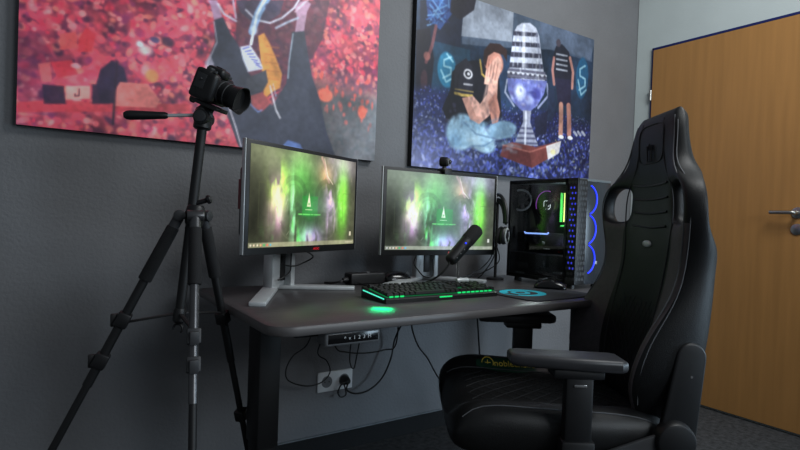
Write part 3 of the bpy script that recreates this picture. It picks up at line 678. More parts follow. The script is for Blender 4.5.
# ================================================================== KEYBOARD, MOUSE, MICROPHONE, HEADSET
def keyboard():
    root = thing('keyboard', 'black mechanical keyboard with green backlight in front of the microphone', 'keyboard', (.826, 1.292, ZD), radians(.6))
    W, D = .442, .142
    tilt = lambda y: .016+.115*y
    c = MB()
    c.prism([(0, 0), (D, 0), (D, tilt(D)), (D-.004, tilt(D)+.002), (.004, .016), (0, .012)], (0, 0, .0), (0, 1, 0), (0, 0, 1), W, .002)
    c.build('case', M['black'], root)
    e = MB(); e.prism([(.010, .0115), (D-.012, .0215), (D-.012, .0250), (.010, .0150)], (-.0012, 0, 0), (0, 1, 0), (0, 0, 1), .0014); e.build('edge_light', M['cyan_led'], root, smooth=False)
    gp = MB(); gp.prism([(.006, .0172), (.118, .0172+.1150*.112), (.118, .0185+.115*.112), (.006, .0185)], (.005, 0, 0), (0, 1, 0), (0, 0, 1), W-.010); gp.build('backlight_plate', M['green_glow'], root, smooth=False)
    gl = MB(); gl.box((W*.5, -.0004, .0105), (.05, .0012, .004)); gl.build('green_mark', M['green_led'], root, smooth=False)
    for xa, xb in ((.012, .085), (.27, .43)):
        gl = MB(); n = int((xb-xa)/.019)
        for i in range(n): gl.box((xa+.019*(i+.5), .0055, .0190), (.013, .0016, .0045))
        gl.build('front_glow', M['green_led'], root, smooth=False)
    u = .01905
    rows = [[1]*15+[-.25]+[1]*3+[-.25]+[1]*4][0:0]
    lay = [([1.25, 1, 1, 1, 1, 6.25, 1, 1, 1, 1.25], [1, 1, 1], [2, 1, 1]),
           ([2.25]+[1]*10+[2.75], [-1, 1, -1], [1, 1, 1, -1]),
           ([1.75]+[1]*11+[2.25], [], [1, 1, 1, 1]),
           ([1.5]+[1]*12+[1.5], [1, 1, 1], [1, 1, 1, -1]),
           ([1]*13+[2], [1, 1, 1], [1, 1, 1, 1]),
           ([1, -1, 1, 1, 1, 1, -.5, 1, 1, 1, 1, -.5, 1, 1, 1, 1], [1, 1, 1], [])]
    meshes = {}; n = 0; rest = MB(); nrest = 0
    pit = Matrix.Rotation(math.atan(.115), 4, 'X')
    for ri, row in enumerate(lay):
        y = .014+ri*u*.985+(.006 if ri == 5 else 0)
        for bi, block in enumerate(row):
            x = .007+(0, 15.2, 18.4)[bi]*u*1.0
            for k in block:
                if k < 0: x += -k*u; continue
                w = k*u; loc = Vector((x+w/2, y, tilt(y)+.0032)); x += w
                if loc.x > W-.012: continue
                if k not in meshes:
                    b = MB(); hw = w/2-.0014
                    b.loft([[(-hw, -.0078, 0), (hw, -.0078, 0), (hw, .0078, 0), (-hw, .0078, 0)], [(-hw, -.0078, .003), (hw, -.0078, .003), (hw, .0078, .003), (-hw, .0078, .003)],
                            [(-hw+.002, -.0056, .0095), (hw-.002, -.0056, .0095), (hw-.002, .0062, .0095), (-hw+.002, .0062, .0095)]])
                    o = b.build('key', M['black'], root, smooth=False); meshes[k] = o.data
                elif n < 99: o = bpy.data.objects.new('key', meshes[k]); COL.objects.link(o); o.parent = root
                else:
                    hw = w/2-.0014; rest.box(loc+Vector((0, 0, .0045)), (2*hw, .0150, .009), .001); nrest += 1; continue
                o.location = loc; o.rotation_euler = (math.atan(.115), 0, 0); n += 1
    if nrest: r = rest.build('key', M['black'], root, smooth=False); r['kind'] = 'stuff'
    v = MB(); v.cyl((W-.070, D-.012, tilt(D)+.006), (W-.018, D-.012, tilt(D)+.006), .009, bev=.002); v.build('volume_roller', M['alu'], root)
    cb = MB(); cb.tube([(W*.45, D-.004, .012), (W*.46, D+.03, .006), (W*.40, D+.08, .004), (W*.32, D+.18, .004), (W*.34, D+.30, .004)], .0026, 8, 6); cb.build('keyboard_cable', M['cable'], root)

def mousepad_and_mouse():
    root = thing('mouse_pad', 'dark cloth mouse pad with a round teal logo at the right of the keyboard', 'mouse pad', (1.455, 1.275, ZD), radians(2))
    W, D, R = .345, .235, .03; poly = []
    for sx, sy, a0 in ((1, 1, 0), (-1, 1, 90), (-1, -1, 180), (1, -1, 270)):
        for k in range(7): a = radians(a0+15*k); poly.append((sx*(W/2-R)+R*cos(a), sy*(D/2-R)+R*sin(a)))
    p = MB(); p.prism(poly, (0, 0, .0), (1, 0, 0), (0, 1, 0), .004, .001, 1); p.build('cloth', M['mat_cloth'], root)
    # logo: open ring round a swirl
    l = MB(); c = Vector((-.060, .030, .0042))
    def arc(r0, r1, a0, a1, n=26):
        o = [(c.x+r1*cos(a0+(a1-a0)*i/n), c.y+r1*.92*sin(a0+(a1-a0)*i/n)) for i in range(n+1)]
        o += [(c.x+r0*cos(a1-(a1-a0)*i/n), c.y+r0*.92*sin(a1-(a1-a0)*i/n)) for i in range(n+1)]
        l.prism(o, (0, 0, c.z-.0004), (1, 0, 0), (0, 1, 0), .0006)
    arc(.055, .084, -2.6, 2.9); arc(.026, .044, .3, 3.6); arc(.010, .028, -2.9, .2); arc(.078, .086, 2.8, 3.8)
    l.build('round_logo', M['teal'], root, smooth=False)
    ms = thing('computer_mouse', 'small black computer mouse lying on the mouse pad', 'mouse', (1.585, 1.345, ZD+.004), radians(40))
    prof = [(-.060, .012, .008), (-.052, .026, .022), (-.03, .031, .034), (0, .030, .038), (.03, .029, .032), (.052, .026, .020), (.060, .015, .010)]
    b = MB(); b.loft([[Vector((w*cos(a), y, max(0, .004+(h-.004)*sin(a)))) for a in [pi*k/10 for k in range(11)]]+[Vector((-w*.85, y, 0)), Vector((w*.85, y, 0))] for y, w, h in prof])
    b.build('shell', M['black_gloss'], ms, sub=1)
    w = MB(); w.cyl((-.004, .036, .027), (.004, .036, .027), .010, bev=.001); w.build('scroll_wheel', M['dark_grey'], ms)
    s = MB(); s.box((0, .034, .0315), (.0012, .048, .004), .0004, rot=Matrix.Rotation(-.32, 3, 'X')); s.build('button_split', M['grey'], ms)

def microphone():
    a = Vector((1.336, 1.478, .933)); b = Vector((1.206, 1.478, .812)); d = (a-b).normalized()
    base = Vector((1.262, 1.487, ZD))
    root = thing('microphone', 'black desk microphone tilted in front of a monitor behind the keyboard', 'microphone', base)
    L = lambda v: Vector(v)-base
    ln = (a-b).length
    m = MB(); m.lathe(L(b), d, [(0, .017), (.004, .021), (.01, .023), (ln*.6, .0245), (ln*.62, .0245)]); m.build('body', M['black'], root)
    g = MB(); g.lathe(L(b+d*ln*.62), d, [(0, .0255), (.006, .0262), (ln*.28, .0262), (ln*.33, .025), (ln*.37, .018), (ln*.385, .006)]); g.build('grille', M['black_soft'], root)
    r = MB(); r.ring(L(b+d*ln*.60), d, .0246, .0012); r.build('collar', M['dark_grey'], root)
    k = MB(); q = L(b+d*ln*.50)+Vector((-.012, -.0225, .006)); k.ell(q, .0035); k.build('blue_light', M['blue_led'], root)
    for i in range(3):
        k = MB(); q = L(b+d*ln*(.12+.12*i))+Vector((0, -.0225, 0)); k.ell(q, .003); k.build('control_knob', M['grey'], root)
    s = MB(); s.tube([(0, 0, .010), (-.004, .004, .05), (-.01, .0, .085), L(b+d*.05)], .0055, 10, 6); s.build('stem', M['chrome'], root)
    for i in range(3):
        an = radians(90+120*i); f = MB(); f.tube([(0, 0, .016), (.03*cos(an), .03*sin(an), .010), (.055*cos(an), .055*sin(an), .004)], .004, 8, 4); f.build('tripod_foot', M['dark_grey'], root)
    c = MB(); c.tube([L(b), L((1.20, 1.478, .797)), L((1.175, 1.49, .765)), L((1.15, 1.53, .735)), L((1.13, 1.60, .716))], .0035, 8, 6); c.build('microphone_cable', M['cable'], root)

def headset():
    hs = Vector((1.600, 1.655, ZD))
    st = thing('headset_stand', 'slim black headset stand between the second monitor and the computer case', 'stand', hs+Vector((.012, .012, 0)))
    b = MB(); b.lathe((0, 0, 0), (0, 0, 1), [(0, .036), (.006, .036), (.009, .03)]); b.build('base', M['black_metal'], st)
    p = MB(); p.cyl((0, 0, .008), (0, 0, .325), .006); p.build('pole', M['black_metal'], st)
    c = MB(); c.box((-.012, -.012, .325), (.05, .03, .006), .002, rot=radians(40)); c.build('cradle', M['black_metal'], st)
    root = thing('headset', 'black over-ear headset hanging on its stand beside the lit computer case', 'headset', hs)
    ax = Vector((.83, -.556, 0)); ay = Vector((.556, .83, 0))           # ax: to the right seen from the room, ay: away
    ax2 = Vector((.25, .968, 0)); fr = Vector((ax2.y, -ax2.x, 0))
    top = .345
    def arch(w, h, z0, n=14): return [Vector((0, 0, z0))+ax2*(w*cos(pi*k/n))+Vector((0, 0, h*sin(pi*k/n))) for k in range(n+1)]
    h = MB(); h.tube(arch(.078, .115, top-.100), .0075, 10); h.build('headband', M['black'], root)
    h = MB(); h.tube(arch(.070, .096, top-.105), .011, 10); h.build('headband_pad', M['black_soft'], root)
    for s in (-1, 1):
        cc = Vector((0, 0, top-.155))+ax2*(.064*s); nrm = (ax2*s+fr*.55).normalized() if s < 0 else ax2*s
        tiltm = Vector((0, 0, 1)).rotation_difference(nrm).to_matrix() @ Matrix.Diagonal((1, 1, 1))
        e = MB(); e.ell(cc, (.027, .038, .016), tiltm); cup = e.build('ear_cup', M['black'], root)
        e = MB(); e.ell(cc-nrm*.018, (.029, .038, .012), tiltm); e.build('ear_pad', M['black_soft'], cup)
        y = MB(); y.tube([cc+Vector((0, 0, .045))+nrm*.004, cc+Vector((0, 0, .075))+ax2*.01*s, Vector((0, 0, top-.075))+ax2*.078*s], .005, 8, 4); y.build('yoke', M['black'], root)
        # pale plate with three round openings
        xx = nrm.cross(Vector((0, 0, 1))).normalized(); yy = xx.cross(nrm).normalized(); o = cc+nrm*.0140
        pl = MB(); pl.prism([(.018*cos(a), .033*sin(a)) for a in [2*pi*k/24 for k in range(24)]], o, xx, yy, .003*1, .0008); plate = pl.build('cup_plate', M['alu'], cup)
        for k in (-1, 0, 1):
            hh = MB(); hc = o+yy*k*.019+nrm*(.0035); hh.cyl(hc-nrm*.002, hc, .0062); hh.build('round_opening', M['black_soft'], plate)
    cb = MB()
    for p in ([(-.02, -.02, .15), (-.04, .0, .08), (-.10, .02, .03), (-.18, .03, .006)], [(-.01, -.015, .15), (-.015, 0, .09), (-.045, .02, .03), (-.06, .04, .004)], [(.0, 0, .15), (.01, -.01, .08), (-.04, .03, .03), (-.12, .05, .004)]): cb.tube(p, .0024, 6, 6)
    cb.build('headset_cable', M['cable'], root)

# ================================================================== COMPUTER CASE
def computer():
    X0, X1, Y0, Y1, Z0, Z1 = 1.680, 1.887, 1.312, 1.668, ZD, 1.136
    root = thing('computer_case', 'black tower computer with glass side and blue lit fans on the desk', 'computer', ((X0+X1)/2, (Y0+Y1)/2, ZD))
    o = Vector(root.location); L = lambda x, y, z: Vector((x, y, z))-o
    B = lambda name, m, a, b, bev=.002, par=root: (lambda q: (q.box((Vector(a)+Vector(b))/2-o, [abs(b[i]-a[i]) for i in range(3)], bev), q.build(name, m, par))[1])(MB())
    zf = Z0+.016
    for x in (X0+.03, X1-.03):
        for y in (Y0+.04, Y1-.04):
            q = MB(); q.cyl(L(x, y, Z0), L(x, y, zf+.002), .016, .014); q.build('case_foot', M['black'], root)
    B('bottom_panel', M['case_side'], (X0, Y0+.02, zf), (X1, Y1, zf+.012))
    B('top_panel', M['case_top'], (X0+.012, Y0+.004, Z1-.012), (X1, Y1, Z1))
    B('rear_panel', M['case_side'], (X0, Y1-.004, zf), (X1, Y1, Z1-.01), .001)
    B('right_panel', M['case_side'], (X1-.004, Y0+.03, zf), (X1, Y1, Z1-.01), .001)
    B('board_tray', M['case_side'], (X1-.030, Y0+.05, zf+.01), (X1-.026, Y1-.004, Z1-.014), .0005)
    f = MB()
    f.box(L(X0+.004, (Y0+Y1)/2, Z1-.008), (.010, Y1-Y0, .016), .001); f.box(L(X0+.004, (Y0+Y1)/2, zf+.008), (.010, Y1-Y0-.02, .016), .001)
    f.box(L(X0+.004, Y1-.006, (zf+Z1)/2), (.010, .012, Z1-zf), .001); f.box(L(X0+.004, Y0+.052, (zf+Z1)/2), (.010, .012, Z1-zf), .001)
    f.build('side_frame', M['black'], root)
    B('glass_side_panel', M['case_glass'], (X0-.0035, Y0+.046, zf+.006), (X0-.0005, Y1-.002, Z1-.004), 0)
    # front: honeycomb strip at the corner, dark acrylic face and three ring fans
    st = B('vent_strip', M['black'], (X0, Y0, zf), (X0+.058, Y0+.046, Z1-.002), .004)
    hc = MB(); hl = MB(); k = 0
    for r in range(19):
        z = zf+.022+r*.0205
        for c in range(3):
            y = Y0+.009+.0145*c+(.007 if r % 2 else 0)
            if y > Y0+.043: continue
            P = [(.0064*cos(radians(60*i+30)), .0074*sin(radians(60*i+30))) for i in range(6)]
            hc.prism([p for p in P], L(X0-.0006, y, z), (0, 0, 1), (0, 1, 0), .0012)
            if (r*7+c*5) % 7 != 3 and 1 < r < 18 and c < 3: hl.ell(L(X0-.0012, y, z), (.0012, .0040, .0050), None, 8)
        x = X0+.012
        for c in range(3):
            P = [(.0064*cos(radians(60*i+30)), .0074*sin(radians(60*i+30))) for i in range(6)]
            hc.prism(P, L(X0+.012+.0155*c+(.006 if r % 2 else 0), Y0+.0006, z), (1, 0, 0), (0, 0, 1), .0012)
    hc.build('honeycomb_mesh', M['dark_grey'], st, smooth=False); hl.build('blue_glow', M['blue_dim'], st)
    B('front_panel', M['front_glass'], (X0+.058, Y0+.004, zf), (X1, Y0+.03, Z1-.006), .003)
    for i, z in enumerate((Z1-.080, Z1-.195, Z1-.310)):
        fn = MB(); fn.ring(L(X0+.062, Y0+.002, z), (0, -1, 0), .057, .0028, 30, 8, -1.25, 1.25, (1, 0, 0)); ring = fn.build('fan_light_ring', M['blue_led'], root)
    lg = MB(); lg.box(L(X0+.128, Y0+.003, Z0+.10), (.014, .002, .012), .0006); lg.build('front_badge', M['silver_text'], root)
    # inside
    B('motherboard', M['board'], (X1-.036, Y0+.10, zf+.12), (X1-.031, Y1-.02, Z1-.03), .0005)
    B('power_supply_shroud', M['black'], (X0+.008, Y0+.06, zf+.012), (X1-.032, Y1-.006, zf+.105), .003)
    at_in = lambda u, v, X=1.76: at(u, v, 'X', X)
    pf = at_in(521, 200, 1.735)
    fa = Vector((-.80, -.60, 0)); fx = Vector((fa.y, -fa.x, 0)); fz = Vector((0, 0, 1))
    q = MB(); q.ring(pf-o, fa, .044, .005, 32, 8); fr = q.build('rear_fan', M['fan_grey'], root)
    q = MB(); q.cyl(pf-o, pf-o-fa*.010, .018)
    for i in range(7):
        a = 2*pi*i/7; u = fx*cos(a)+fz*sin(a); q.bar(pf-o+u*.016-fa*.006, pf-o+u*.044-fa*.006, .018, .003, .001, fa)
    q.build('fan_blades', M['dark_grey'], fr)
    pp = at_in(548, 205, 1.76)
    q = MB(); q.cyl(pp-o+Vector((.03, 0, 0)), pp-o, .034, bev=.004); pump = q.build('pump_block', M['black'], root)
    q = MB(); w = .017
    q.tube([pp-o+Vector((-.006, y, z)) for y, z in ((-w, -w*.7), (-w*.7, -w), (w*.7, -w), (w, -w*.7), (w, w*.7), (w*.7, w), (-w*.7, w), (-w, w*.7))], .0010, 6, closed=True); q.build('pump_rim', M['logo_white'], pump)
    q = MB()
    for dy, h in ((-.006, .008), (0, .013), (.006, .010)): q.prism([(-.0028, -.006), (.0028, -.006), (.0012, -.006+h)], pp-o+Vector((-.004, -dy, 0)), (0, -1, 0), (0, 0, 1), .001)
    q.build('pump_logo', M['logo_white'], pump, smooth=False)
    q = MB(); q.ring(pp-o+Vector((-.004, 0, .002)), (-1, 0, 0), .056, .0045, 30, 8, radians(20), radians(250), (0, -1, 0)); q.build('coolant_tube', M['black_gloss'], root)
    q = MB(); q.ring(pp-o+Vector((-.010, 0, .002)), (-1, 0, 0), .056, .0014, 30, 6, radians(70), radians(200), (0, -1, 0)); q.build('purple_glow_tube', M['purple_led'], root)
    for du, m in ((561.5, 'ram_g'), (566, 'ram_y')):
        a, b = at_in(du, 193, 1.79), at_in(du, 222, 1.79)
        q = MB(); q.box((a+b)/2-o+Vector((0, 0, 0)), (.012, .013 if m == 'ram_y' else .006, a.z-b.z), .001); q.build('memory_module', M[m], root)
    a, b = at_in(557, 224, 1.78), at_in(572, 228, 1.78); q = MB(); q.box((a+b)/2-o, (.01, .035, .006), .001); q.build('board_light', M['ram_g'], root)
    g0, g1 = at_in(513, 231, 1.735), at_in(563, 232, 1.735)
    gy = (g0.y+g1.y)/2
    q = MB(); q.box((X0+.105-o.x, gy-o.y, g0.z-.024-o.z), (.10, abs(g0.y-g1.y)*1.0, .046), .003); gpu = q.build('graphics_card', M['black'], root)
    a, b = at_in(526, 233, 1.733), at_in(548, 234, 1.733)
    q = MB(); q.tube([a-o+Vector((-.004, .004, .006)), a-o+Vector((-.004, 0, 0)), b-o+Vector((-.004, 0, 0)), b-o+Vector((-.004, -.006, .005))], .0032, 8); q.build('light_bar', M['blue_white'], gpu)
    p = at_in(544, 243, 1.73); q = MB(); q.box(p-o+Vector((-.003, 0, 0)), (.001, .016, .012), .0004); q.build('card_emblem', M['silver_text'], gpu)
    p = at_in(547, 249, 1.73); q = MB(); q.box(p-o+Vector((-.003, 0, 0)), (.001, .034, .004), .0004); q.build('card_lettering', M['silver_text'], gpu)
    for uu, vv, sy, sz, nm, mm in ((522, 265, .06, .022, 'shroud_label', 'dark_grey'), (520, 273, .05, .014, 'shroud_plate', 'grey'), (514, 232, .016, .05, 'slot_cover', 'dark_grey')):
        p = at(uu, vv, 'X', X0+.0065); q = MB(); q.box(p-o+Vector((0, 0, 0)), (.002, sy, sz), .0006); q.build(nm, M[mm], root)
    cb = MB(); 
    for k in range(3): cb.tube([L(1.75, 1.48, 1.085), L(1.735, 1.50-.01*k, 1.05), L(1.75, 1.52+.02*k, 1.01)], .004, 6, 5)
    cb.build('inner_cables', M['cable'], root)

# ================================================================== SMALL THINGS ON THE DESK / WALL
def small_things():
    p = at(364, 283.5, 'Z', ZD)
    r = thing('power_strip', 'flat black power strip lying behind the keyboard between the monitors', 'power strip', (1.00, 1.715, ZD), radians(3))
    b = MB(); b.box((0, 0, .021), (.150, .052, .042), .006, 3); b.build('strip_body', M['black'], r)
    k = MB(); k.box((.008, -.004, .0425), (.012, .014, .004), .001); k.build('switch', M['grey'], r)
    k = MB(); k.cyl((-.074, 0, .018), (-.094, 0, .016), .012, .008); k.tube([(-.09, 0, .016), (-.105, .0, .012), (-.125, .02, .006), (-.14, .05, .004)], .004, 8, 5); k.build('plug', M['cable'], r)
    g = thing('spare_mouse', 'rounded black spare mouse lying between power strip and monitor stand', 'mouse', (1.155, 1.735, ZD), radians(85))
    prof = [(-.062, .012, .012), (-.05, .030, .028), (-.02, .036, .040), (.02, .035, .042), (.05, .030, .034), (.064, .014, .018)]
    b = MB(); b.loft([[Vector((w*cos(a), y, max(0, .004+(h-.004)*sin(a)))) for a in [pi*k/10 for k in range(11)]]+[Vector((-w*.85, y, 0)), Vector((w*.85, y, 0))] for y, w, h in prof]); b.build('shell', M['black_gloss'], g, sub=1)
    w = MB(); w.cyl((-.004, -.046, .030), (.004, -.046, .030), .009); w.build('scroll_wheel', M['grey'], g)
    # wall socket
    s = thing('wall_socket', 'white double power socket on the wall below the desk', 'socket', (1.0065, YW, .290))
    b = MB(); b.box((0, -.005, 0), (.157, .010, .080), .003); pl = b.build('cover_plate', M['white'], s)
    for dx in (-.0385, .0385):
        d = MB(); d.lathe((dx, -.0098, 0), (0, -1, 0), [(0, .0235), (.0008, .0235), (.001, .021), (.0006, .0205)]); ins = d.build('socket_cup', M['grey'], s)
        for q in (-.0095, .0095):
            h = MB(); h.cyl((dx+q, -.0105, 0), (dx+q, -.0116, 0), .0028, n=10); h.build('pin_hole', M['black'], ins)
    pg = thing('power_plug', 'black mains plug pushed into the right socket under the desk', 'plug', (1.0065+.0385, YW-.0118, .290))
    b = MB(); b.lathe((0, 0, 0), (0, -1, 0), [(0, .019), (.012, .019), (.022, .016), (.034, .012), (.038, .008)]); b.build('plug_body', M['cable'], pg)
    def cable(label, pts, r=.003, par=None):
        P = [Vector(p) for p in pts]; b = MB(); b.tube([p-P[0] for p in P], r, 8, 7); o = b.build('power_cable', M['cable']); o.location = P[0]; tag(o, label, 'cable', 'loose black cables around the desk'); return o
    A = lambda Y: (lambda u, v: at(u, v, 'Y', Y))
    a = A(1.88)
    cable('black cable looping from the right plug up to the desk', [(1.045, YW-.048, .288), a(347, 390), a(356, 393.5), a(369, 390), a(382, 378), a(391, 358), a(396, 336), (1.22, 1.70, .64)], .0036)
    a = A(1.86)
    cable('thin black cable in a wide loop in front of the left socket', [(.78, 1.64, .645), a(308, 343), a(293, 356), a(286, 370), a(289, 381), a(307, 386), a(322, 382), a(330, 372), a(327, 361), a(318, 350), (.86, 1.64, .645)], .0026)
    a = A(1.90)
    o = cable('', [(1.0450, YW-.046, .288), a(342, 384), a(338, 392), a(341, 397), a(346, 394), a(344, 384)], .003)
    for key in ('label', 'category', 'group'): del o[key]
    o.name = 'cable_loop'; o.parent = pg; o.location = o.location-pg.location
    a = A(1.70)
    cable('black cable hanging below the desk toward the chair', [(1.13, 1.62, .645), a(413, 332), a(419, 347), a(428, 359), a(440, 380), a(458, 400), a(480, 404), (1.36, 1.50, .66)], .0034)
    a = A(1.66)
    cable('thin cable sagging below the cable tray of the desk', [(.80, 1.64, .645), a(335, 346), a(346, 352), a(365, 353), a(384, 350), a(396, 344), (1.10, 1.63, .645)], .0026)
    cable('two short cable ends hanging above the wall socket', [(.92, 1.63, .645), a(350, 352), a(351, 366), a(354, 368), a(356, 360), (.96, 1.63, .645)], .0024)
    c = cable('black monitor cable dropping into the slot of the left stand', [(.688, 1.598, .852), at(313, 256, 'Y', 1.60), at(305, 262, 'Y', 1.615), at(294, 266, 'Y', 1.62), at(283, 264, 'Y', 1.625), (.655, 1.66, .82)], .0024)
    c = cable('black monitor cable looping beside the left stand column', [(.675, 1.635, .845), at(291, 262, 'Y', 1.625), at(290, 271, 'Y', 1.62), at(284, 277, 'Y', 1.615), at(278, 280, 'Y', 1.61)], .0024)
    c = cable('black monitor cable looping beside the right stand column', [(1.215, 1.668, .85), at(414, 262, 'Y', 1.68), at(418, 270, 'Y', 1.675), at(425, 277, 'Y', 1.68), at(433, 275, 'Y', 1.69), (1.30, 1.70, .80)], .0026)

# ================================================================== TRIPOD AND CAMERA
def tripod():
    S = Vector((.310, 1.357, .953)); T = Vector((.321, 1.354, 1.180)); Bt = Vector((.283, 1.370, .70))
    root = thing('tripod', 'black photo tripod with long pan handle standing left of the desk', 'tripod', (.30, 1.36, 0))
    o = Vector(root.location); ax = (T-Bt).normalized()
    c = MB(); c.cyl(Bt-o, T-o, .0115); c.build('centre_column', M['black_metal'], root)
    c = MB(); c.cyl(S+ax*.02-o, S+ax*.24-o, .0122, n=20); c.build('column_tube', M['alu_dark'], root) if False else c.bm.free()
    sp = MB(); sp.lathe(S-ax*.03-o, ax, [(0, .017), (.006, .021), (.03, .023), (.046, .021), (.052, .016)]); sp.build('spider', M['black'], root)
    kn = MB(); kp = S+ax*.034+Vector((.019, -.010, 0)); kn.cyl(S+ax*.026-o, kp-o, .006); kn.lathe(kp-o, Vector((.8, -.35, .35)), [(0, .006), (.004, .011), (.010, .011), (.013, .007)], 10); kn.build('column_knob', M['black'], root)
    feet = [Vector((-.155, 1.474, 0)), Vector((.240, .983, 0)), Vector((.594, 1.610, 0))]
    for i, F in enumerate(feet):
        h = (Vector((F.x-S.x, F.y-S.y, 0))).normalized(); A0 = S+h*.034-ax*.004; d = (F-A0).normalized(); ln = (F-A0).length
        P = lambda t: A0+d*(ln*t)-o
        side = d.cross(h).normalized()
        lg = MB(); lg.cyl(P(.03), P(.165), .0145, .0155, 20, .003); leg = lg.build('leg', M['black_soft'], root)
        tm = M['alu_dark'] if i == 1 else M['black_metal']  # front leg is lit: its tube, clamps and hinge take paler materials
        q = MB(); q.cyl(P(.155), P(.42), .0105, n=18); q.build('upper_tube', tm, leg)
        q = MB(); q.cyl(P(.36), P(.985), .0085, n=18); q.build('lower_tube', tm if i != 1 else M['black_metal'], leg)
        q = MB(); q.ell(P(.985), .013); q.lathe(P(.97), d, [(0, .009), (.012, .014), (.025, .012), (.028, .007)]); q.build('rubber_foot', M['black_soft'], leg)
        for t in ((.262, .360), (.280, .340), (.285, .60))[i]:
            q = MB(); q.bar(P(t-.017), P(t+.017), .030, .030, .004, h); q.box(P(t)+h*.016, (.020, .010, .03), .002); q.build('leg_clamp', M['dark_grey'] if i == 1 else M['black'], leg)
        q = MB(); q.cyl(P(.0)-side*.019, P(.0)+side*.019, .0135, bev=.002); q.cyl(P(-.005), P(.045), .0125); q.build('hinge_joint', M['alu_dark'] if i == 1 else M['dark_grey'], leg)
        b = MB(); b.bar(Bt+ax*.012-o, P(.268)-h*.010, .010, .005, .001); b.build('brace', M['black_metal'], root)
    hb = MB(); hb.lathe(Bt-ax*.012-o, ax, [(0, .010), (.006, .015), (.03, .015), (.036, .0125)]); hub = hb.build('brace_hub', M['black'], root)
    hk = MB(); hk.ring(Bt-ax*.026-o, (_fw[0], _fw[1], 0), .011, .0028, 20, 8, -2.2, 2.2, (.3, -.2, 1)); hk.build('weight_hook', M['black_metal'], hub)
    # pan and tilt head
    H = Vector((.3225, 1.3525, 1.186))
    hd = MB(); hd.lathe(T-ax*.022-o, ax, [(0, .017), (.004, .021), (.020, .021), (.026, .018)]); hd.cyl(H+Vector(_rt)*.0-o-Vector(_fw)*.024, H-o+Vector(_fw)*.024, .019, bev=.003)
    hd.box(H-o+Vector((0, 0, .012)), (.036, .036, .03), .006); head = hd.build('tilt_head', M['black'], root)
    tk = MB(); tk.cyl(H-o-Vector(_fw)*.023, H-o-Vector(_fw)*.030, .014, bev=.002); tk.build('tilt_cap', M['dark_grey'], head)
    R = Vector(_rt); U = Vector(_up)
    hl = MB(); a0 = H+Vector((-.012, .004, .006)); a1 = at_depth(166, 115.5, 1.27); a2 = at_depth(122.5, 115, 1.24)
    hl.cyl(a0-o, a1-o, .0042, n=12); pan = hl.build('pan_rod', M['alu'], root)
    hg = MB(); d = (a2-a1).normalized(); l = (a2-a1).length; hg.lathe(a1-d*.004-o, d, [(0, .006), (.006, .0085), (.02, .0088), (l*.6, .0105), (l-.012, .0112), (l-.004, .010), (l+.002, .006)]); hg.build('grip', M['black'], pan)
    # camera plate tipped the way the camera points
    lx = (R*.88-U*.41-Vector(_fw)*.22).normalized(); ly = Vector((0, 0, 1)).cross(lx).normalized(); lz = lx.cross(ly).normalized()
    rot = Matrix((lx, ly, lz)).transposed()
    pc = at_depth(209, 105.5, 1.30)
    pt = MB(); pt.box(pc-o, (.078, .05, .010), .002, rot=rot); pt.bar(H-o+Vector((0, 0, .015)), pc-o, .032, .030, .004, (0, 1, 0)); pt.build('camera_plate', M['black'], head)
    sk = MB(); e = pc-lx*.044-o; sk.cyl(pc-lx*.03-o, e, .005); sk.lathe(e+lx*.002, -lx, [(0, .006), (.003, .0105), (.009, .0105), (.012, .006)], 12); sk.build('plate_knob', M['black'], head)
    # ---- the camera, resting on the plate
    cb = pc+lz*.0052
    cam = thing('photo_camera', 'black digital camera with lens hood mounted on the tripod', 'camera', cb)
    cam.rotation_euler = rot.to_euler(); cam.scale = (.86, .86, .86)
    b = MB(); b.box((-.012, 0, .043), (.050, .120, .084), .010, 3); b.box((.006, -.045, .042), (.056, .034, .082), .014, 3); b.box((-.008, 0, .088), (.056, .046, .026), .010, 3)
    b.build('body', M['black'], cam)
    b = MB(); b.box((-.0385, .005, .042), (.004, .072, .050), .0015); b.build('rear_display', M['black_gloss'], cam)
    for y, r, h in ((-.040, .011, .010), (.044, .012, .009)):
        b = MB(); b.cyl((-.006, y, .083), (-.006, y, .083+h), r, bev=.0015); b.build('dial', M['dark_grey'], cam)
    b = MB(); b.cyl((.018, -.050, .083), (.018, -.050, .089), .006); b.build('shutter_button', M['alu_dark'], cam)
    b = MB(); b.box((-.006, 0, .1025), (.02, .018, .004), .001); b.build('hot_shoe', M['dark_grey'], cam)
    b = MB(); b.box((-.008, -.0615, .050), (.03, .004, .04), .001); b.ell((-.006, -.064, .055), .004); b.build('side_cover', M['dark_grey'], cam)
    ln = MB(); ln.lathe((.012, .004, .042), (1, 0, 0), [(0, .033), (.006, .034), (.012, .031), (.05, .032), (.054, .034), (.062, .034)]); lens = ln.build('lens', M['black'], cam)
    for x in (.026, .046):
        g = MB()
        g.ring((x, .004, .042), (1, 0, 0), .0325, .002, 32, 6); g.build('lens_ring', M['dark_grey'], lens)
    hd = MB(); n = 32; ro = lambda k: .008*abs(cos(2*pi*k/n*2/1))
    rings = [[Vector((.070, .004+.034*cos(2*pi*k/n), .042+.034*sin(2*pi*k/n))) for k in range(n)], [Vector((.088+.5*ro(k), .004+.039*cos(2*pi*k/n), .042+.039*sin(2*pi*k/n))) for k in range(n)],
             [Vector((.087+.5*ro(k), .004+.0365*cos(2*pi*k/n), .042+.0365*sin(2*pi*k/n))) for k in range(n)], [Vector((.071, .004+.031*cos(2*pi*k/n), .042+.031*sin(2*pi*k/n))) for k in range(n)]]
    hd.loft(rings, False); hd.build('lens_hood', M['black'], lens)
    g = MB(); g.ell((.068, .004, .042), (.006, .029, .029)); g.build('front_element', M['lens_glass'], lens)

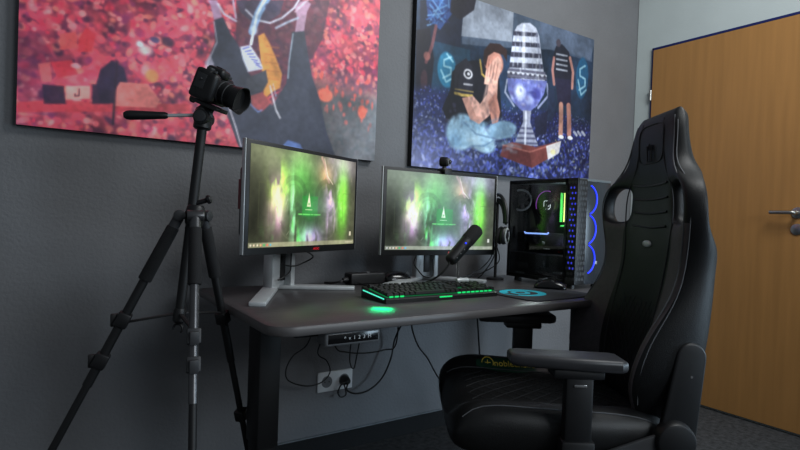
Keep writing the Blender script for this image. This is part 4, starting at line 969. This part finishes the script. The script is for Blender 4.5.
# ================================================================== GAMING CHAIR
BACK = [  # z, half width, centre front y, wing front y, back y
    (.450, .205, -.205, -.180, -.275), (.500, .238, -.216, -.140, -.292), (.560, .262, -.226, -.110, -.308), (.620, .272, -.232, -.118, -.322),
    (.680, .273, -.238, -.142, -.332), (.740, .272, -.245, -.182, -.338), (.800, .266, -.253, -.226, -.345), (.860, .264, -.262, -.240, -.348),
    (.920, .278, -.268, -.234, -.348), (.974, .294, -.271, -.220, -.344), (1.030, .298, -.272, -.216, -.340), (1.080, .270, -.271, -.222, -.338),
    (1.105, .205, -.269, -.238, -.338), (1.140, .162, -.267, -.260, -.330), (1.190, .148, -.264, -.264, -.324), (1.235, .139, -.263, -.267, -.322),
    (1.268, .124, -.268, -.274, -.328), (1.290, .108, -.280, -.284, -.318)]
COLS = [0, .30, .56, .83, .93, 1.0]
HCOLS = [0, .28, .47, .87, .95, 1.0]     # rows of the shoulder openings
def back_row(z):
    zs = [r[0] for r in BACK]; return [float(np.interp(z, zs, [r[i] for r in BACK])) for i in range(5)]
def cage_y(z, f):
    _, w, yc, yw, yb = back_row(z); k = np.interp(f, COLS, [0, 0, .22, .80, 1., .55]); return yc+(yw-yc)*k if f <= .93 else np.interp(f, [.93, 1], [yw, yw*.55+yb*.45])
def chair():
    root = thing('gaming_chair', 'black leather gaming chair with high winged backrest turned to the desk', 'chair', (1.239, 1.040, 0), radians(56))
    # ---- backrest shell with two shoulder openings
    t = bmesh.new(); n = len(COLS); fr = []; bk = []
    for ri, (z, w, yc, yw, yb) in enumerate(BACK):
        F = []; Bk = []; hr = 9 <= ri <= 11
        for s in (-1, 1):
            for i in (range(n-1, -1, -1) if s < 0 else range(1, n)):
                f = (HCOLS if hr else COLS)[i]; x = s*f*w; fy = cage_y(z, f)
                F.append(t.verts.new((x, fy, z)))
                by = yb+(.014 if i == n-2 else 0)+.012*f*f
                if hr and i >= 2: by = max(by, fy-.045)
                Bk.append(F[-1] if i == n-1 else t.verts.new((x, by, z)))
        fr.append(F); bk.append(Bk)
    m = len(fr[0]); hole = set()
    for r in range(9, 11):
        for c in (2, m-4): hole.add((r, c))
    for r in range(len(fr)-1):
        for c in range(m-1):
            if (r, c) in hole: continue
            t.faces.new((fr[r][c], fr[r][c+1], fr[r+1][c+1], fr[r+1][c]))
            q = [bk[r][c+1], bk[r][c], bk[r+1][c], bk[r+1][c+1]]; q = list(dict.fromkeys(q))
            if len(q) > 2: t.faces.new(q)
    for (r, c) in hole:
        for (a, b, nb) in (((r, c), (r, c+1), (r-1, c)), ((r+1, c+1), (r+1, c), (r+1, c)), ((r+1, c), (r, c), (r, c-1)), ((r, c+1), (r+1, c+1), (r, c+1))):
            if nb in hole: continue
            t.faces.new((fr[a[0]][a[1]], bk[a[0]][a[1]], bk[b[0]][b[1]], fr[b[0]][b[1]]))
    for r in (0, len(fr)-1):
        for c in range(m-1):
            q = list(dict.fromkeys([fr[r][c], bk[r][c], bk[r][c+1], fr[r][c+1]]))
            if len(q) > 2: t.faces.new(q)
    bmesh.ops.recalc_face_normals(t, faces=t.faces)
    b = MB(); b._merge(t); back = b.build('backrest', M['leather'], root, sub=3)
    back.data.materials.append(M['leather_lit'])
    for p in back.data.polygons:                      # inner faces of the wings: light on the leather put in as paler colour
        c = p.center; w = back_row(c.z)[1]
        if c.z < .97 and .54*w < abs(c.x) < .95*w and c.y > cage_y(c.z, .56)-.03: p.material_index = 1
    bpy.context.view_layer.update(); dg = bpy.context.evaluated_depsgraph_get(); bvh_b = BVHTree.FromObject(back, dg)
    def front_y(z, f):
        h = bvh_b.ray_cast(Vector((f*back_row(z)[1], .4, z)), Vector((0, -1, 0)))
        return h[0].y if h[0] is not None and h[0].y > -.30 else cage_y(z, f)
    # seams: double stitching along each wing, piping of the centre panel, ribs at the neck, quilting
    def seam(f, z0, z1, par, name, r, m_, off=.0005, n=44):
        for s in (-1, 1):
            Z = np.linspace(z0, z1, n); Y = np.array([front_y(z, f) for z in Z])
            for _ in range(8): Y[1:-1] = (Y[:-2]+2*Y[1:-1]+Y[2:])/4
            X = np.array([f*back_row(z)[1] for z in Z])
            for _ in range(4): X[1:-1] = (X[:-2]+2*X[1:-1]+X[2:])/4
            q = MB(); q.tube([(s*x, y+off, z) for x, y, z in zip(X, Y, Z)], r, 6); q.build(name, m_, par)
    seam(.94, .52, 1.25, back, 'wing_stitching', .0015, M['stitch'], .0015); seam(.89, .50, 1.265, back, 'wing_stitching', .0015, M['stitch'], .001)
    seam(.50, .47, 1.265, back, 'panel_piping', .0020, M['stitch_dark'], .000)
    for z in (1.085, 1.045, 1.005, .965):
        q = MB(); q.tube([(x, front_y(z, min(1, abs(x)/back_row(z)[1]))+.001, z-.006*cos(x*14)) for x in np.linspace(-.104, .104, 15)], .003, 8); q.build('neck_rib', M['leather'], back)
    for k in range(-6, 12):
        for s in (-1, 1):
            P = []
            for x in np.linspace(-.12, .12, 17):
                z = .56+k*.045+s*x*1.7
                if .49 < z < .76: P.append((x, front_y(z, abs(x)/back_row(z)[1])+.0008, z))
            if len(P) > 2: q = MB(); q.tube(P, .0005, 5); q.build('quilt_stitching', M['stitch_dark'], back)
    # headrest panel with embroidered crest, oval badge
    q = MB(); P = []
    for a in np.linspace(0, 2*pi, 40, endpoint=False):
        x = .075*np.sign(cos(a))*abs(cos(a))**.45; z = 1.200+.056*np.sign(sin(a))*abs(sin(a))**.45; P.append((x, front_y(z, abs(x)/back_row(z)[1])+.001, z))
    q.tube(P, .0016, 6, closed=True); q.build('headrest_piping', M['stitch_dark'], back)
    q = MB(); cr = [(-.014, 1.150), (-.014, 1.195), (-.008, 1.183), (0, 1.199), (.008, 1.183), (.014, 1.195), (.014, 1.150)]
    q.tube([(x, front_y(z, abs(x)/.14)+.004, z) for x, z in cr], .0022, 6, closed=True); q.build('embroidered_crest', M['stitch_dark'], back)
    q = MB(); q.ell((0, front_y(.912, 0)+.002, .912), (.027, .006, .0105)); badge = q.build('oval_badge', M['alu'], back)
    # ---- seat
    ring = []
    for y, sc, dt, zb in ((-.245, .84, -.02, .395), (-.20, .93, -.004, .385), (-.10, .99, 0, .38), (.02, 1., .002, .38), (.12, 1., .006, .38), (.20, 1., .012, .378), (.255, .99, .010, .38), (.292, .94, -.012, .388), (.312, .86, -.05, .405)):
        zt = .478+dt; bo = .508+dt*.9-(max(0, y-.2)*.12)
        half = [(0, zt), (.10, zt-.003), (.148, zt-.010), (.196, bo), (.240, bo), (.272, bo-.028), (.275, .440), (.262, zb+.016), (.225, zb), (0, zb)]
        pts = [(x*sc, z) for x, z in half]+[(-x*sc, z) for x, z in half[-2:0:-1]]
        ring.append([Vector((x, y, z)) for x, z in pts])
    q = MB(); q.loft(ring); seat = q.build('seat', M['leather_seat'], root, sub=2)
    bpy.context.view_layer.update(); bvh_s = BVHTree.FromObject(seat, bpy.context.evaluated_depsgraph_get())
    def seat_z(x, y):
        h = bvh_s.ray_cast(Vector((x, y, .8)), Vector((0, 0, -1))); return h[0].z if h[0] is not None else .48
    for s in (-1, 1):
        q = MB(); q.tube([(s*.158, y, seat_z(.158, y)+.001) for y in np.linspace(-.2, .285, 24)], .0022, 6); q.build('bolster_piping', M['stitch_dark'], seat)
        q = MB(); q.tube([(s*.243, y, seat_z(.243, y)+.0008) for y in np.linspace(-.2, .28, 20)], .0016, 6); q.build('bolster_stitching', M['stitch'], seat)
    for k in range(-7, 8):
        for s in (-1, 1):
            P = [(x, k*.05+.02+s*x*1.0, seat_z(x, k*.05+.02+s*x)+.0008) for x in np.linspace(-.145, .145, 13) if -.22 < k*.05+.02+s*x < .255]
            if len(P) > 2: q = MB(); q.tube(P, .0009, 5); q.build('quilt_stitching', M['stitch_dark'], seat)
    # embroidered name on the far bolster: green field running into grey leather
    def strip(y0, y1, x0, x1, name, m_):
        q = MB(); ys = np.linspace(y0, y1, 12); rows = []
        t = bmesh.new()
        for y in ys:
            k = (y-y0)/(y1-y0); wd = sin(pi*min(.96, max(.06, k)))**.45
            c = (x0+x1)/2; h = (x1-x0)/2*wd
            rows.append([t.verts.new((c-h+2*h*j/6, y, seat_z(c-h+2*h*j/6, y)+.0015)) for j in range(7)])
        for a, b_ in zip(rows, rows[1:]):
            for j in range(6): t.faces.new((a[j], a[j+1], b_[j+1], b_[j]))
        q._merge(t); return q.build(name, m_, seat)
    strip(-.01, .190, .146, .206, 'green_bolster_panel', M['green_felt']); strip(-.18, .005, .150, .180, 'grey_bolster_panel', M['grey_leather'])
    text('embroidered_name', '\u2295noblechairs', .034, M['gold_thread'], seat, frame((.178, .085, seat_z(.178, .085)+.0035), (0, -1, -.02), (1, 0, .72)), .0004, sx=.85)
    # ---- arms: pad on a post with side bracket
    for s in (-1, 1):
        pr = [(-.048, -.088), (-.036, -.105), (.036, -.105), (.048, -.088), (.044, .02), (.038, .135), (.026, .158), (-.026, .158), (-.038, .135), (-.046, .02)]
        pr = [(a-s*.10*b_, b_) for a, b_ in pr]            # pads turned slightly inward
        q = MB(); q.prism(pr, (s*.280, .018, .622), (1, 0, 0), (0, 1, 0), .030, .011, 4); arm = q.build('armrest', M['armpad'], root)
        q = MB(); q.box((s*.284, .02, .612), (.062, .12, .022), .006); q.build('pad_carrier', M['black'], arm)
        q = MB(); q.box((s*.292, .016, .50), (.034, .066, .23), .008); q.build('arm_post', M['black'], arm)
        q = MB(); q.box((s*.293, .016, .40), (.044, .080, .11), .008); q.bar((s*.29, .012, .352), (s*.10, .012, .352), .07, .02, .004); q.build('arm_bracket', M['black_metal'], arm)
        q = MB(); q.box((s*.3105, .016, .585), (.004, .03, .006), .001); q.build('height_lever', M['chrome'], arm)
    # ---- recline hinges
    for s in (-1, 1):
        a, b_ = Vector((0, -.262, .650)), Vector((0, -.238, .470)); d = (b_-a).normalized(); nn = Vector((0, d.z, -d.y))
        P = []
        for k in range(13): an = pi*k/12; v = a+nn*(.036*cos(an))-d*(.036*sin(an)); P.append((v.y, v.z))
        for k in range(13): an = pi*k/12; v = b_-nn*(.044*cos(an))+d*(.044*sin(an)); P.append((v.y, v.z))
        q = MB(); q.prism(P, (s*.262-.009, 0, 0), (0, 1, 0), (0, 0, 1), .018, .005, 3); hc = q.build('hinge_cover', M['black'], root)
        q = MB(); q.cyl((s*.260, -.226, .450), (s*.292, -.226, .450), .052, .046, 32, .006); q.build('hinge_cap', M['black'], hc)
        q = MB(); q.cyl((s*.2705, -.262, .605), (s*.2722, -.262, .605), .003); q.build('cover_screw', M['chrome'], hc)
        q = MB(); q.prism([(-.25, .425), (-.19, .468), (-.13, .445), (-.02, .402), (.10, .392), (.10, .368), (-.22, .368)], (s*.272-.006, 0, 0), (0, 1, 0), (0, 0, 1), .012, .004, 2); q.build('side_bracket', M['dark_grey'], root)
    # ---- mechanism, gas lift, star base on casters
    q = MB(); q.box((0, 0, .352), (.24, .30, .035), .01); q.build('tilt_mechanism', M['black_metal'], root)
    q = MB(); q.lathe((0, 0, .10), (0, 0, 1), [(0, .028), (.13, .028), (.135, .022), (.245, .022)]); q.build('gas_lift', M['black_metal'], root)
    q = MB(); q.lathe((0, 0, .085), (0, 0, 1), [(0, .04), (.03, .045), (.05, .038)])
    for i in range(5):
        an = radians(72*i+18); u = Vector((cos(an), sin(an), 0)); q.bar(u*.03+Vector((0, 0, .108)), u*.315+Vector((0, 0, .088)), .05, .03, .008)
    q.build('star_base', M['black_metal'], root)
    for i in range(5):
        an = radians(72*i+18); u = Vector((cos(an), sin(an), 0)); v = Vector((-u.y, u.x, 0)); c = u*.305
        q = MB(); q.cyl(c+Vector((0, 0, .055)), c+Vector((0, 0, .085)), .008)
        for s in (-1, 1): q.cyl(c+v*s*.008+Vector((0, 0, .030)), c+v*s*.026+Vector((0, 0, .030)), .030, bev=.004)
        q.build('caster', M['black'], root)

# ================================================================== LIGHT
def area(name, loc, target, size, power, color=(1, 1, 1), sy=None):
    l = bpy.data.lights.new(name, 'AREA'); l.energy = power; l.color = color; l.size = size
    if sy: l.shape = 'RECTANGLE'; l.size_y = sy
    o = bpy.data.objects.new(name, l); COL.objects.link(o); o.location = loc
    o.rotation_euler = (Vector(target)-Vector(loc)).to_track_quat('-Z', 'Y').to_euler(); return o

def lights():
    w = bpy.data.worlds.new('World'); SC.world = w; w.use_nodes = True
    bg = w.node_tree.nodes['Background']; bg.inputs['Color'].default_value = (.80, .90, 1., 1); bg.inputs['Strength'].default_value = .13
    area('ceiling_light', (1.85, .35, 2.56), (1.80, 1.94, 1.25), .9, 27, (.97, 1., 1.), .6)
    area('window_light', (1.6, -1.9, 2.0), (1.7, 1.9, 1.5), 1.3, 33, (.86, .94, 1.), 1.0)
    area('low_fill_light', (2.72, -.75, .8), (1.35, 1.94, .25), .7, 7, (.62, .82, 1.), .9).data.spread = radians(80)  # added cool fill for the wall below the desk, source unseen
    k = area('keyboard_glow', (.812, 1.290, ZD+.060), (.738, 1.200, ZD), .06, .055, (.0, 1., .30), .03); k.data.spread = radians(85)
    l = bpy.data.lights.new('case_glow', 'POINT'); l.energy = 1.6; l.color = (.7, .8, .8); l.shadow_soft_size = .03
    o = bpy.data.objects.new('case_glow', l); COL.objects.link(o); o.location = (1.70, 1.39, 1.00)

room(); crowd_canvas(); trophy_canvas(); desk()
monitor((.653, 1.666), radians(26.5), 'left monitor turned toward the right, showing a green and purple wallpaper', True)
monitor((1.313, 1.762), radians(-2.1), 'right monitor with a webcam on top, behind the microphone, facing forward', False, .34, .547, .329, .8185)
webcam(); keyboard(); mousepad_and_mouse(); microphone(); headset(); computer(); small_things(); tripod(); chair(); lights()

cd = bpy.data.cameras.new('camera'); cam = bpy.data.objects.new('camera', cd); COL.objects.link(cam)
cd.sensor_fit = 'HORIZONTAL'; cd.sensor_width = 36; cd.lens = FPX*36/800; cd.clip_start = .02
m = Matrix((Vector(_rt), Vector(_up), -Vector(_fw))).transposed().to_4x4(); m.translation = Vector(_C); cam.matrix_world = m
SC.camera = cam
SC.view_settings.view_transform = 'Standard'; SC.view_settings.look = 'None'; SC.view_settings.exposure = 0
SC.cycles.use_denoising = True
SC.cycles.max_bounces = 8
